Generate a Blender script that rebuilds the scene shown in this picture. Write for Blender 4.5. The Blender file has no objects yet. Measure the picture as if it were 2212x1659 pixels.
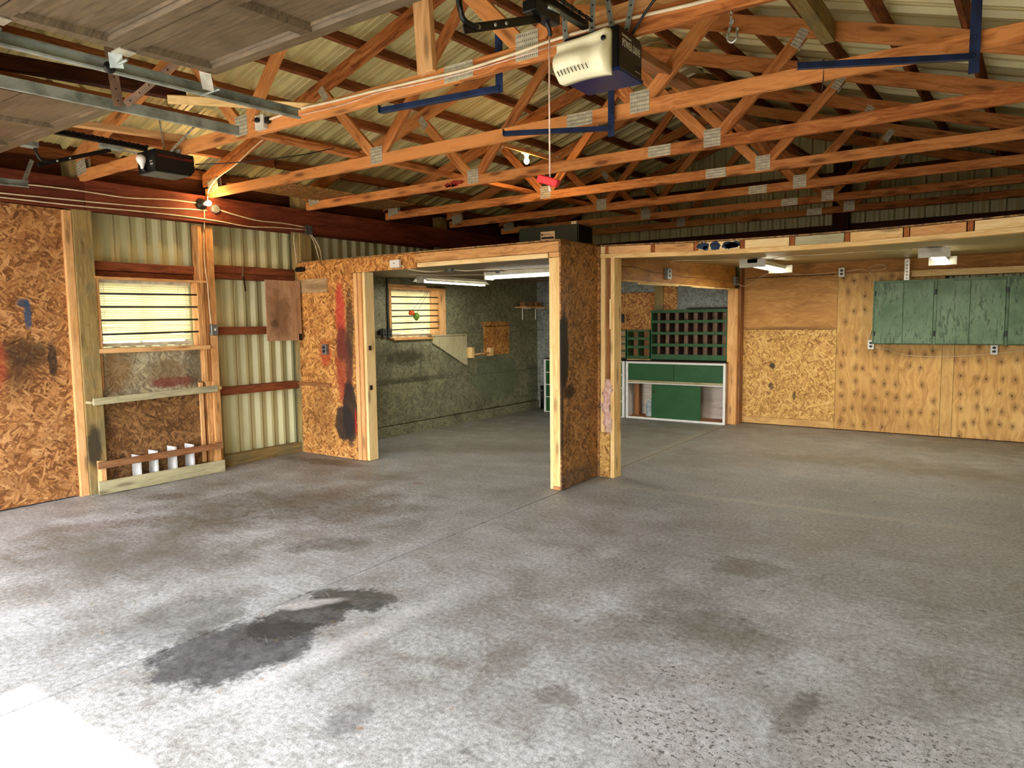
import bpy, bmesh, math, random
from mathutils import Vector, Matrix
random.seed(7)
PI = math.pi
scn = bpy.context.scene
C = scn.collection

# ------------------------------------------------------------------ camera, world, sun, exposure
cam_d = bpy.data.cameras.new('camera'); cam = bpy.data.objects.new('camera', cam_d); C.objects.link(cam)
yaw, pitch, roll = -0.60770718, 0.08892883, -0.01144363
fw = Vector((math.sin(yaw)*math.cos(pitch), math.cos(yaw)*math.cos(pitch), -math.sin(pitch)))
rt = Vector((math.cos(yaw), -math.sin(yaw), 0)); up = rt.cross(fw)
cr, sr = math.cos(roll), math.sin(roll)
r2 = cr*rt + sr*up; u2 = -sr*rt + cr*up
M = Matrix(((r2.x, u2.x, -fw.x, 0), (r2.y, u2.y, -fw.y, 0), (r2.z, u2.z, -fw.z, 1.5), (0, 0, 0, 1)))
cam.matrix_world = M
cam_d.sensor_width = 36; cam_d.lens = 1508.64/2212*36; cam_d.clip_start = 0.02; cam_d.clip_end = 400
scn.camera = cam

world = bpy.data.worlds.new('world'); scn.world = world; world.use_nodes = True
wn = world.node_tree; wn.nodes.clear()
sky = wn.nodes.new('ShaderNodeTexSky'); sky.sky_type = 'NISHITA'; sky.sun_disc = False
sky.sun_elevation = math.radians(51.7); sky.sun_rotation = math.radians(180-11); sky.air_density = 1.0; sky.dust_density = 2.5; sky.ozone_density = 1.0
hz = wn.nodes.new('ShaderNodeMix'); hz.data_type = 'RGBA'; hz.inputs[0].default_value = 0.6; hz.inputs[7].default_value = (8.2, 8.1, 7.8, 1)
bg = wn.nodes.new('ShaderNodeBackground'); bg.inputs[1].default_value = 1.15
wo = wn.nodes.new('ShaderNodeOutputWorld')
wn.links.new(sky.outputs[0], hz.inputs[6]); wn.links.new(hz.outputs[2], bg.inputs[0]); wn.links.new(bg.outputs[0], wo.inputs[0])

sun_d = bpy.data.lights.new('sun', 'SUN'); sun = bpy.data.objects.new('sun', sun_d); C.objects.link(sun)
sun_d.energy = 11.0; sun_d.angle = math.radians(0.6); sun_d.color = (1, 0.95, 0.86)
sun.rotation_euler = Vector((-0.2, 1, -1.29)).to_track_quat('-Z', 'Y').to_euler(); sun.location = (2, -8, 12)

def portal(name, x0, x1, y, z0, z1):
    l = bpy.data.lights.new(name, 'AREA'); l.shape = 'RECTANGLE'; l.size = x1-x0; l.size_y = z1-z0; l.cycles.is_portal = True
    o = bpy.data.objects.new(name, l); C.objects.link(o); o.location = ((x0+x1)/2, y, (z0+z1)/2); o.rotation_euler = (PI/2, 0, 0)
portal('portal', -6.25, -3.75, -0.72, 0, 2.3); portal('portal', -2.97, -0.15, -0.72, 0, 2.3)

scn.view_settings.view_transform = 'Standard'; scn.view_settings.look = 'None'
scn.view_settings.exposure = 0.88; scn.view_settings.gamma = 1.0; scn.view_settings.use_curve_mapping = False

# ------------------------------------------------------------------ node helpers
def lin(c):
    o = []
    for v in c[:3]:
        v /= 255.0
        o.append(v/12.92 if v <= 0.04045 else ((v+0.055)/1.055)**2.4)
    return (o[0], o[1], o[2], 1)

class NT:
    def __init__(s, name):
        s.m = bpy.data.materials.new(name); s.m.use_nodes = True
        s.t = s.m.node_tree; s.b = s.t.nodes['Principled BSDF']; s.cache = {}
        s.out = s.t.nodes['Material Output']
    def n(s, t, **k):
        x = s.t.nodes.new(t)
        for a, b in k.items(): setattr(x, a, b)
        return x
    def put(s, sock, v):
        if hasattr(v, 'is_linked') or isinstance(v, bpy.types.NodeSocket): s.t.links.new(v, sock)
        else: sock.default_value = v
    def math(s, op, a, b=0.0, clamp=False):
        x = s.n('ShaderNodeMath', operation=op); x.use_clamp = clamp
        s.put(x.inputs[0], a); s.put(x.inputs[1], b); return x.outputs[0]
    def vmath(s, op, a, b=(0, 0, 0)):
        x = s.n('ShaderNodeVectorMath', operation=op); s.put(x.inputs[0], a)
        if op != 'LENGTH': s.put(x.inputs[1], b)
        return x.outputs['Value'] if op == 'LENGTH' else x.outputs[0]
    def mix(s, f, a, b, mode='MIX'):
        x = s.n('ShaderNodeMix', data_type='RGBA', blend_type=mode)
        s.put(x.inputs[0], f); s.put(x.inputs[6], a); s.put(x.inputs[7], b); return x.outputs[2]
    def ramp(s, f, stops, interp='LINEAR'):
        x = s.n('ShaderNodeValToRGB'); x.color_ramp.interpolation = interp
        e = x.color_ramp.elements
        while len(e) < len(stops): e.new(0.5)
        for i, (p, c) in enumerate(stops):
            e[i].position = p; e[i].color = c if len(c) == 4 else lin(c)
        s.put(x.inputs[0], f); return x.outputs[0]
    def maprange(s, v, a, b, c=0.0, d=1.0, smooth=True):
        x = s.n('ShaderNodeMapRange'); x.interpolation_type = 'SMOOTHSTEP' if smooth else 'LINEAR'
        s.put(x.inputs[0], v); x.inputs[1].default_value = a; x.inputs[2].default_value = b; x.inputs[3].default_value = c; x.inputs[4].default_value = d
        return x.outputs[0]
    def pos(s):
        if 'pos' not in s.cache: s.cache['pos'] = s.n('ShaderNodeNewGeometry').outputs['Position']
        return s.cache['pos']
    def obj(s):
        if 'obj' not in s.cache: s.cache['obj'] = s.n('ShaderNodeTexCoord').outputs['Object']
        return s.cache['obj']
    def rnd(s):
        if 'rnd' not in s.cache: s.cache['rnd'] = s.n('ShaderNodeObjectInfo').outputs['Random']
        return s.cache['rnd']
    def map(s, v, loc=(0, 0, 0), rot=(0, 0, 0), sc=(1, 1, 1), kind='POINT'):
        x = s.n('ShaderNodeMapping', vector_type=kind); s.put(x.inputs[0], v)
        x.inputs[1].default_value = loc; x.inputs[2].default_value = rot; x.inputs[3].default_value = sc; return x.outputs[0]
    def noise(s, v, sc, det=4, rough=0.55, dist=0.0, col=False):
        x = s.n('ShaderNodeTexNoise'); s.put(x.inputs['Vector'], v)
        x.inputs['Scale'].default_value = sc; x.inputs['Detail'].default_value = det; x.inputs['Roughness'].default_value = rough; x.inputs['Distortion'].default_value = dist
        return x.outputs['Color' if col else 'Fac']
    def voro(s, v, sc, rnd=1.0, dim='3D', feat='F1'):
        x = s.n('ShaderNodeTexVoronoi', voronoi_dimensions=dim, feature=feat); s.put(x.inputs['Vector'], v)
        x.inputs['Scale'].default_value = sc; x.inputs['Randomness'].default_value = rnd; return x
    def sep(s, c):
        x = s.n('ShaderNodeSeparateColor'); s.put(x.inputs[0], c); return x.outputs
    def shifted(s, k=7.0):
        if 'sh' not in s.cache:
            x = s.n('ShaderNodeCombineXYZ'); a = s.math('MULTIPLY', s.rnd(), k*3.1); b = s.math('MULTIPLY', s.rnd(), k*17.3)
            s.put(x.inputs[0], a); s.put(x.inputs[1], b); s.put(x.inputs[2], a)
            s.cache['sh'] = s.vmath('ADD', s.obj(), x.outputs[0])
        return s.cache['sh']
    def snoise(s, sc):
        k = 'n%g' % sc
        if k not in s.cache: s.cache[k] = s.noise(s.pos(), sc, 6, 0.6)
        return s.cache[k]
    def stain(s, col, c, r, rot, color, strength=0.8, soft=0.3, rag=0.8, nsc=7.0):
        m = s.map(s.pos(), c, rot, r, 'TEXTURE')
        d = s.math('ADD', s.vmath('LENGTH', m), s.math('MULTIPLY', s.math('SUBTRACT', s.snoise(nsc), 0.5), rag*2))
        f = s.maprange(d, 1-soft, 1+soft, strength, 0.0)
        return s.mix(f, col, lin(color))
    def bump(s, h, st=0.3, dist=0.01):
        x = s.n('ShaderNodeBump'); s.put(x.inputs['Height'], h); x.inputs['Strength'].default_value = st; x.inputs['Distance'].default_value = dist
        s.put(s.b.inputs['Normal'], x.outputs[0])
    def fin(s, col, rough=0.6, spec=0.3, metal=0.0):
        s.put(s.b.inputs['Base Color'], col); s.put(s.b.inputs['Roughness'], rough)
        s.b.inputs['Specular IOR Level'].default_value = spec; s.b.inputs['Metallic'].default_value = metal
        return s.m

MAT = {}
def plain(name, c, rough=0.5, metal=0.0, spec=0.4, dirt=0.12, em=None, es=0.0):
    k = NT(name)
    n = k.noise(k.obj(), 9, 5, 0.6)
    d = tuple(v*(1-dirt*2.2) for v in c)
    col = k.ramp(n, [(0.35, d), (0.62, c)])
    k.fin(col, rough, spec, metal)
    if em: k.b.inputs['Emission Color'].default_value = lin(em); k.b.inputs['Emission Strength'].default_value = es
    MAT[name] = k.m; return k.m

def wood(name, light, mid, dark, knots=1.0, streak=1.0, stains=(), rough=0.7, gray=None):
    k = NT(name)
    p = k.shifted()
    w = k.noise(k.map(p, sc=(1.3, 9, 9)), 1.5, 3, 0.5)
    wv = k.vmath('ADD', k.map(p, sc=(0.9, 20, 20)), k.map(k.noise(p, 3.0, 2, 0.5, col=True), sc=(0.2, 2.4, 2.4)))
    g = k.noise(wv, 2.2, 5, 0.62, 0.6)
    fine = k.noise(k.map(p, sc=(4, 160, 160)), 1.5, 3, 0.6)
    f = k.math('ADD', k.math('MULTIPLY', g, 0.75*streak), k.math('MULTIPLY', w, 0.35))
    f = k.math('ADD', f, k.math('MULTIPLY', fine, 0.18))
    f = k.math('ADD', f, k.math('MULTIPLY', k.math('SUBTRACT', k.rnd(), 0.5), 0.24))
    col = k.ramp(f, [(0.36, dark), (0.56, mid), (0.8, light)])
    v = k.voro(k.map(p, sc=(2.6, 11, 11)), 1.0, 1.0)
    kn = k.maprange(v.outputs['Distance'], 0.10, 0.26, 0.85*knots, 0.0)
    kd = tuple(x*0.42 for x in dark)
    col = k.mix(kn, col, lin(kd))
    halo = k.maprange(v.outputs['Distance'], 0.2, 0.5, 0.35*knots, 0.0)
    col = k.mix(halo, col, lin(tuple(x*0.8 for x in mid)))
    if gray:
        gm = k.maprange(k.noise(p, 2.2, 5, 0.65), 0.45, 0.62, 0.0, gray[1])
        col = k.mix(gm, col, lin(gray[0]))
    for st in stains: col = k.stain(col, *st)
    k.bump(k.math('ADD', k.math('MULTIPLY', g, 0.7), k.math('MULTIPLY', fine, 0.4)), 0.35, 0.004)
    MAT[name] = k.fin(col, rough, 0.22); return k.m

def osb(name, cols, dirt=None, stains=(), paint=None, chip=1.0):
    """oriented strand board: stacked layers of stretched flakes, each cell its own tone"""
    k = NT(name)
    p0 = k.shifted(5.0)
    p = k.vmath('ADD', p0, k.map(k.noise(p0, 6, 2, 0.5, col=True), sc=(0.03, 0.03, 0)))
    top = None; tone = None; edge = None
    for i, (rot, sx, sy) in enumerate(((0.35, 13, 52), (-0.75, 15, 60), (1.05, 13, 64), (1.9, 16, 56))):
        v = k.voro(k.map(k.map(p, rot=(0, 0, rot)), (i*3.7, i*1.3, 0), (0, 0, 0), (sx*chip, sy*chip, 1)), 1.0, 1.0, '2D')
        cc = k.sep(v.outputs['Color'])
        if tone is None: top, tone, edge = cc[0], cc[1], v.outputs['Distance']
        else:
            msk = k.math('GREATER_THAN', cc[0], top)
            mx = k.n('ShaderNodeMix'); k.put(mx.inputs[0], msk); k.put(mx.inputs[2], tone); k.put(mx.inputs[3], cc[1]); tone = mx.outputs[0]
            me = k.n('ShaderNodeMix'); k.put(me.inputs[0], msk); k.put(me.inputs[2], edge); k.put(me.inputs[3], v.outputs['Distance']); edge = me.outputs[0]
            top = k.math('MAXIMUM', cc[0], top)
    big = k.noise(k.obj(), 2.0, 4, 0.6)
    fib = k.noise(k.map(p, sc=(18, 90, 1)), 1.6, 3, 0.6)
    f = k.math('ADD', k.math('MULTIPLY', tone, 0.55), k.math('MULTIPLY', fib, 0.3))
    f = k.math('ADD', f, k.math('MULTIPLY', k.math('SUBTRACT', big, 0.5), 0.35))
    col = k.ramp(f, [(0.12, cols[3]), (0.32, cols[2]), (0.58, cols[1]), (0.88, cols[0])])
    col = k.mix(k.maprange(edge, 0.5, 0.95, 0.0, 0.4), col, lin(tuple(x*0.7 for x in cols[3])))
    if paint:
        pm = k.maprange(k.noise(k.pos(), 5.0, 7, 0.65), 0.3, 0.6, paint[1], paint[2])
        pc = k.mix(k.math('MULTIPLY', f, 0.9), lin(tuple(x*0.62 for x in paint[0])), lin(tuple(min(255, x*1.3) for x in paint[0])))
        col = k.mix(pm, col, pc)
    if dirt: col = k.mix(k.maprange(k.noise(k.pos(), 2.3, 6, 0.65), 0.48, 0.68, 0.0, dirt[1]), col, lin(dirt[0]))
    for st in stains: col = k.stain(col, *st)
    k.bump(k.math('SUBTRACT', top, k.math('MULTIPLY', edge, 0.6)), 0.45, 0.003)
    MAT[name] = k.fin(col, 0.55, 0.3); return k.m

def ply(name, light, mid, dark, knots=0.0, stains=(), kx=0.13, kz=0.19):
    k = NT(name)
    p = k.shifted(3.0)
    wv = k.vmath('ADD', k.map(p, sc=(1.2, 7, 1)), k.map(k.noise(p, 2.5, 3, 0.6, col=True), sc=(0.5, 1.7, 0)))
    g = k.noise(wv, 2.4, 5, 0.62, 1.2)
    fine = k.noise(k.map(p, sc=(6, 120, 1)), 1.5, 3, 0.6)
    big = k.noise(p, 1.6, 3, 0.5)
    f = k.math('ADD', k.math('MULTIPLY', g, 0.6), k.math('ADD', k.math('MULTIPLY', fine, 0.15), k.math('MULTIPLY', big, 0.3)))
    col = k.ramp(f, [(0.38, dark), (0.54, mid), (0.7, light)])
    if knots:
        v = k.voro(k.map(k.obj(), (0.3, 0.2, 0), sc=(1/kz, 1/kx, 0.0)), 1.0, 0.5, '2D')
        on = k.maprange(k.sep(v.outputs['Color'])[0], 0.28, 0.32, 0.0, 1.0)
        kn = k.math('MULTIPLY', k.maprange(k.math('ADD', v.outputs['Distance'], k.math('MULTIPLY', k.sep(v.outputs['Color'])[1], 0.03)), 0.045, 0.085, 0.95*knots, 0.0), on)
        ha = k.math('MULTIPLY', k.maprange(k.math('ADD', v.outputs['Distance'], k.math('MULTIPLY', g, 0.35)), 0.2, 0.6, 0.8*knots, 0.0), on)
        col = k.mix(ha, col, lin(tuple(x*0.8 for x in dark)))
        col = k.mix(kn, col, lin((64, 30, 10)))
    for st in stains: col = k.stain(col, *st)
    k.bump(k.math('ADD', g, k.math('MULTIPLY', fine, 0.5)), 0.2, 0.003)
    MAT[name] = k.fin(col, 0.6, 0.3); return k.m

def oldpaint(name, base, hi, dark, amt=0.5, stretch=(3, 14, 3)):
    k = NT(name)
    p = k.shifted(4.0)
    a = k.noise(k.map(p, sc=stretch), 2.4, 8, 0.72, 0.8); b = k.noise(p, 3.2, 4, 0.6)
    col = k.ramp(b, [(0.35, base), (0.65, hi)])
    m = k.maprange(k.math('ADD', k.math('MULTIPLY', a, 0.75), k.math('MULTIPLY', b, 0.35)), 0.56, 0.66, 0.0, amt)
    col = k.mix(m, col, lin(dark)); k.bump(a, 0.4, 0.003)
    MAT[name] = k.fin(col, 0.5, 0.35); return k.m
RX = (0, 0, 0)
# lumber
wood('truss_wood', (220, 148, 84), (174, 102, 50), (104, 54, 22), 0.8, 1.2)
wood('purlin_wood', (160, 98, 58), (108, 60, 32), (52, 28, 16), 0.7, 1.2)
wood('beam_wood', (130, 66, 42), (98, 44, 26), (62, 26, 16), 0.5)
wood('girt_wood', (150, 86, 54), (110, 58, 34), (66, 32, 20), 0.5)
wood('pine', (252, 226, 170), (240, 200, 134), (204, 154, 90), 0.7)
wood('orange_pine', (240, 190, 132), (214, 158, 98), (164, 108, 60), 0.7)
wood('post_wood', (176, 152, 98), (140, 116, 70), (98, 78, 46), 0.5, 1.0,
     [((-6.58, 2.93, 0.42), (0.3, 0.06, 0.2), RX, (44, 40, 36), 0.85, 0.3, 0.3, 14)], gray=((112, 112, 88), 0.5))
wood('gray_board', (198, 190, 152), (166, 156, 118), (126, 112, 78), 0.6, 1.0, (), 0.8, ((164, 158, 132), 0.5))
wood('brown_board', (188, 134, 88), (150, 98, 60), (104, 62, 36), 0.7, 1.0, (), 0.8, ((150, 120, 90), 0.4))
wood('joist_end', (176, 106, 54), (140, 76, 36), (96, 44, 20), 0.4)
wood('gable_wood', (96, 52, 28), (64, 30, 16), (36, 16, 8), 0.4)
# boards
WY = (PI/2, 0, 0)
osb('osb_left', ((228, 182, 124), (194, 140, 86), (152, 100, 56), (104, 64, 34)), ((110, 72, 42), 0.35), [
    ((-6.6, 2.47, 1.70), (0.4, 0.045, 0.035), RX, (36, 66, 92), 0.85, 0.3, 0.5, 16),
    ((-6.6, 2.50, 1.60), (0.4, 0.028, 0.12), RX, (40, 74, 104), 0.85, 0.3, 0.4, 16),
    ((-6.6, 2.46, 1.29), (0.4, 0.17, 0.13), RX, (52, 38, 26), 0.8, 0.35, 0.8, 9),
    ((-6.6, 2.40, 1.13), (0.4, 0.10, 0.14), RX, (62, 42, 28), 0.6, 0.4, 0.8, 9),
    ((-6.6, 2.665, 1.22), (0.4, 0.035, 0.16), RX, (42, 36, 30), 0.85, 0.25, 0.4, 12),
    ((-6.6, 2.22, 1.2), (0.4, 0.10, 0.22), RX, (150, 44, 30), 0.65, 0.4, 0.5, 9)])
osb('osb_part', ((250, 204, 130), (224, 164, 92), (182, 120, 62), (118, 72, 36)), ((120, 80, 42), 0.25), [
    ((-5.935, 5.2, 1.60), (0.075, 0.4, 0.36), RX, (196, 60, 54), 0.8, 0.3, 0.5, 8),
    ((-5.90, 5.2, 1.0), (0.13, 0.4, 0.42), RX, (150, 48, 42), 0.75, 0.25, 0.5, 8),
    ((-5.79, 5.2, 1.45), (0.06, 0.4, 0.42), RX, (52, 44, 36), 0.8, 0.35, 0.5, 8),
    ((-5.93, 5.2, 1.28), (0.085, 0.4, 0.2), RX, (84, 44, 40), 0.75, 0.2, 0.5, 9),
    ((-5.82, 5.2, 1.05), (0.06, 0.4, 0.3), RX, (70, 50, 44), 0.7, 0.3, 0.6, 9),
    ((-5.83, 5.2, 0.52), (0.12, 0.4, 0.36), RX, (46, 38, 36), 0.95, 0.14, 0.4, 11),
    ((-5.93, 5.2, 0.40), (0.15, 0.4, 0.2), RX, (46, 40, 38), 0.95, 0.12, 0.4, 13),
    ((-5.74, 5.2, 0.42), (0.012, 0.4, 0.16), RX, (200, 40, 34), 0.8, 0.3, 0.3, 13),
    ((-6.20, 5.2, 1.17), (0.09, 0.4, 0.14), RX, (176, 56, 34), 0.75, 0.4, 0.5, 9),
    ((-6.3, 5.2, 0.45), (0.24, 0.4, 0.35), RX, (120, 84, 44), 0.35, 0.5, 0.9, 6)])
osb('osb_column', ((208, 158, 98), (176, 124, 70), (136, 92, 48), (92, 58, 30)), None, [
    ((-3.1, 5.29, 1.22), (0.4, 0.085, 0.36), RX, (30, 22, 14), 0.97, 0.2, 0.4, 9),
    ((-3.1, 5.39, 0.87), (0.4, 0.09, 0.055), RX, (30, 22, 14), 0.9, 0.3, 0.6, 11),
    ((-3.1, 5.25, 0.72), (0.4, 0.03, 0.42), RX, (40, 28, 16), 0.85, 0.4, 0.4, 11),
    ((-3.1, 5.36, 0.50), (0.4, 0.05, 0.2), RX, (90, 58, 30), 0.5, 0.5, 0.8, 8),
    ((-3.1, 5.55, 0.06), (0.4, 0.5, 0.12), RX, (84, 74, 62), 0.55, 0.5, 0.6, 8)])
osb('osb_plain', ((246, 196, 116), (216, 156, 84), (178, 114, 56), (120, 70, 32)))
osb('osb_back', ((242, 206, 136), (218, 174, 100), (186, 138, 70), (136, 92, 44)), None, [
    ((-2.594, 10.1, 0.841), (0.04, 0.4, 0.04), RX, (40, 30, 22), 0.9, 0.3, 0.9, 30),
    ((-2.607, 10.1, 0.56), (0.035, 0.4, 0.05), RX, (40, 30, 22), 0.8, 0.3, 0.9, 30),
    ((-2.29, 10.1, 0.431), (0.02, 0.4, 0.06), RX, (50, 36, 24), 0.8, 0.3, 0.9, 30)])
osb('osb_weathered', ((214, 186, 140), (178, 146, 98), (140, 104, 62), (92, 64, 38)), ((84, 68, 44), 0.5), [
    ((-6.66, 3.2, 1.07), (0.4, 0.13, 0.17), RX, (134, 92, 36), 0.6, 0.5, 0.6, 8),
    ((-6.66, 3.72, 0.95), (0.4, 0.24, 0.055), RX, (120, 34, 34), 0.8, 0.35, 0.7, 12),
    ((-6.66, 3.66, 1.07), (0.4, 0.2, 0.10), RX, (112, 82, 44), 0.6, 0.4, 0.6, 9),
    ((-6.66, 3.97, 1.1), (0.4, 0.1, 0.2), RX, (70, 66, 50), 0.6, 0.5, 0.6, 9)], paint=((206, 194, 166), 0.4, 0.8))
osb('osb_lower', ((186, 144, 96), (154, 112, 68), (118, 82, 48), (78, 52, 30)), ((80, 56, 34), 0.5))
osb('osb_painted', ((150, 146, 112), (128, 124, 92), (104, 100, 72), (74, 70, 50)), ((66, 64, 46), 0.4), [
    ((-6.55, 6.9, 1.04), (0.4, 0.42, 0.10), RX, (46, 42, 24), 0.75, 0.5, 1.1, 9),
    ((-6.55, 7.0, 0.73), (0.4, 0.8, 0.04), RX, (46, 42, 26), 0.6, 0.6, 0.9, 8),
    ((-6.55, 9.0, 0.62), (0.4, 0.62, 0.34), RX, (100, 112, 88), 0.55, 0.25, 0.4, 5),
    ((-6.55, 6.3, 0.8), (0.4, 0.3, 0.5), RX, (70, 68, 44), 0.4, 0.6, 0.6, 5)],
    paint=((134, 134, 108), 0.55, 0.85))
osb('osb_silver', ((176, 178, 170), (150, 152, 144), (124, 126, 118), (90, 92, 84)), None, (), paint=((150, 154, 148), 0.6, 0.9))
osb('osb_loft', ((206, 168, 110), (172, 132, 78), (140, 100, 54), (96, 66, 34)))
ply('ply_knotty', (226, 184, 118), (204, 158, 92), (172, 124, 66), 0.95)
ply('ply_light', (222, 180, 114), (204, 160, 96), (180, 134, 76), 0.05)
ply('ply_plain', (208, 158, 92), (186, 134, 70), (154, 104, 52), 0.12, [((-2.4, 10.1, 1.36), (0.65, 0.4, 0.03), RX, (90, 50, 22), 0.6, 0.6, 0.6, 9)], 0.5, 0.7)
ply('ply_header', (206, 152, 84), (184, 126, 62), (146, 94, 44), 0.3, (), 0.4, 0.5)
ply('ply_brown', (208, 172, 136), (186, 148, 114), (156, 118, 86), 0.1, [
    ((-6.5, 4.93, 1.62), (0.4, 0.12, 0.24), RX, (98, 68, 44), 0.6, 0.6, 0.9, 11), ((-6.5, 4.85, 1.5), (0.4, 0.05, 0.05), RX, (54, 40, 30), 0.6, 0.5, 0.9, 20)])
ply('ply_tan', (206, 182, 146), (184, 156, 116), (150, 118, 80), 0.2, [((-6.35, 5.2, 1.92), (0.2, 0.4, 0.03), RX, (110, 84, 56), 0.5, 0.5, 0.8, 9)])
ply('ceiling_board', (150, 134, 102), (128, 112, 84), (104, 90, 66))
# paint
oldpaint('old_green', (66, 94, 62), (104, 128, 100), (34, 56, 26), 0.8, (3, 12, 3))
oldpaint('green_panel', (22, 74, 34), (28, 86, 40), (16, 56, 26), 0.3, (5, 4, 3))
oldpaint('green_shelf', (34, 78, 40), (44, 94, 50), (24, 52, 26), 0.5, (10, 5, 5))
oldpaint('white_trim', (222, 222, 220), (238, 238, 236), (150, 146, 138), 0.35)
oldpaint('triangle_paint', (176, 168, 132), (200, 194, 156), (122, 112, 80), 0.5)
wood('shelf_back', (176, 146, 120), (140, 108, 84), (96, 68, 50), 0.7, 1.2)
wood('white_back', (222, 210, 200), (200, 188, 178), (168, 154, 142), 0.4, 0.8)
plain('deep_wood', (58, 26, 20), 0.7)
plain('galvanised', (164, 172, 164), 0.42, 0.35, 0.5, 0.14)
plain('bright_zinc', (214, 210, 190), 0.35, 0.5, 0.5, 0.1)
plain('rusty_angle', (150, 120, 100), 0.6, 0.3)
plain('black_metal', (16, 16, 18), 0.35, 0.3, 0.5)
plain('blue_metal', (28, 50, 92), 0.35, 0.1, 0.5, 0.2)
plain('black_plastic', (24, 24, 26), 0.4)
plain('opener_blue', (20, 34, 92), 0.25, 0.1, 0.5)
plain('red_plastic', (226, 40, 44), 0.4)
plain('white_plastic', (236, 234, 226), 0.35, 0.0, 0.5, 0.03)
plain('cream_lens', (250, 244, 206), 0.3, 0.0, 0.5, 0.03)
plain('cable_cream', (240, 222, 186), 0.5, 0.0, 0.4, 0.06)
plain('cable_brown', (150, 104, 60), 0.6)
plain('rope_white', (246, 214, 196), 0.8)
plain('outlet_dark', (20, 20, 24), 0.5)
plain('zinc_box', (150, 152, 150), 0.4, 0.5, 0.5)
plain('fixture_white', (226, 222, 206), 0.4, 0.0, 0.4, 0.05)
plain('dark_pipe', (22, 22, 26), 0.45)
plain('jug_plastic', (196, 208, 216), 0.4)
plain('silver_hook', (196, 200, 190), 0.3, 0.7, 0.5)
plain('loft_green', (18, 32, 16), 0.6)
plain('loft_red', (104, 26, 16), 0.6)
plain('paper', (226, 206, 180), 0.7)
plain('ink', (40, 24, 20), 0.7)
plain('orange_toy', (232, 104, 30), 0.5)
plain('green_toy', (110, 150, 40), 0.5)
plain('letter_white', (236, 232, 214), 0.5)
plain('letter_red', (200, 40, 34), 0.5)
plain('bar_black', (38, 38, 40), 0.5, 0.1)
plain('blind_rail', (226, 220, 200), 0.5)
plain('conduit', (90, 92, 84), 0.5)
plain('red_spray', (158, 38, 26), 0.8)
plain('blue_spray', (44, 60, 88), 0.9)

def pinkmat():
    k = NT('insulation_pink'); n = k.noise(k.obj(), 30, 6, 0.7)
    col = k.ramp(n, [(0.35, (214, 158, 140)), (0.6, (248, 216, 200))]); k.bump(n, 0.8, 0.02)
    MAT['insulation_pink'] = k.fin(col, 0.95, 0.05)
pinkmat()

def siding(name, light, mid, bumpy=True):
    k = NT(name); n = k.noise(k.pos(), 1.3, 5, 0.6); st = k.noise(k.map(k.pos(), sc=(40, 40, 1.2)), 1, 3, 0.6)
    col = k.ramp(k.math('ADD', k.math('MULTIPLY', n, 0.85), k.math('MULTIPLY', st, 0.15)), [(0.36, mid), (0.62, light)])
    MAT[name] = k.fin(col, 0.38, 0.5); return k
siding('roof_metal', (226, 214, 152), (204, 192, 130))
siding('wall_metal', (214, 208, 158), (196, 190, 138))
siding('liner_metal', (168, 150, 100), (146, 128, 82))

def plate_mat():
    k = NT('plate_metal'); p = k.map(k.obj(), sc=(95, 1, 48))
    v = k.voro(k.map(k.obj(), sc=(90, 40, 0)), 1.0, 0.0, '2D')
    slot = k.maprange(v.outputs['Distance'], 0.18, 0.28, 0.8, 0.0)
    n = k.noise(k.obj(), 25, 3)
    col = k.mix(slot, k.ramp(n, [(0.3, (184, 180, 156)), (0.7, (232, 226, 198))]), lin((66, 50, 34)))
    k.bump(slot, -0.5, 0.002); MAT['plate_metal'] = k.fin(col, 0.4, 0.5, 0.35)
plate_mat()

def doormat():
    k = NT('door_brown'); p = k.shifted(3.0)
    g = k.noise(k.map(p, sc=(6, 70, 6)), 1.2, 5, 0.65); n = k.noise(p, 2.0, 4, 0.6); fl = k.noise(p, 260, 2, 0.5)
    col = k.ramp(k.math('ADD', k.math('MULTIPLY', g, 0.6), k.math('MULTIPLY', n, 0.4)), [(0.38, (66, 54, 38)), (0.56, (100, 84, 62)), (0.7, (124, 106, 80))])
    col = k.mix(k.maprange(fl, 0.66, 0.8, 0.0, 0.4), col, lin((176, 150, 110))); k.bump(g, 0.3, 0.003)
    MAT['door_brown'] = k.fin(col, 0.45, 0.4)
doormat()

def blindmat():
    k = NT('blind_slat'); k.t.nodes.remove(k.b)
    d = k.n('ShaderNodeBsdfDiffuse'); d.inputs[0].default_value = lin((236, 228, 190))
    t = k.n('ShaderNodeBsdfTranslucent'); t.inputs[0].default_value = lin((234, 227, 184))
    m = k.n('ShaderNodeMixShader'); m.inputs[0].default_value = 0.42
    k.t.links.new(d.outputs[0], m.inputs[1]); k.t.links.new(t.outputs[0], m.inputs[2]); k.t.links.new(m.outputs[0], k.out.inputs[0])
    MAT['blind_slat'] = k.m
blindmat()
def glassmat():
    k = NT('window_glass'); k.t.nodes.remove(k.b)
    a = k.n('ShaderNodeBsdfTransparent'); a.inputs[0].default_value = (0.92, 0.94, 0.9, 1)
    g = k.n('ShaderNodeBsdfGlossy'); g.inputs['Roughness'].default_value = 0.04
    fr = k.n('ShaderNodeFresnel'); fr.inputs[0].default_value = 1.45
    m = k.n('ShaderNodeMixShader'); k.t.links.new(fr.outputs[0], m.inputs[0])
    k.t.links.new(a.outputs[0], m.inputs[1]); k.t.links.new(g.outputs[0], m.inputs[2]); k.t.links.new(m.outputs[0], k.out.inputs[0])
    MAT['window_glass'] = k.m
glassmat()
def glow(name, c, s):
    k = NT(name); k.fin(lin(c), 0.4, 0.3); k.b.inputs['Emission Color'].default_value = lin(c); k.b.inputs['Emission Strength'].default_value = s; MAT[name] = k.m
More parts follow.
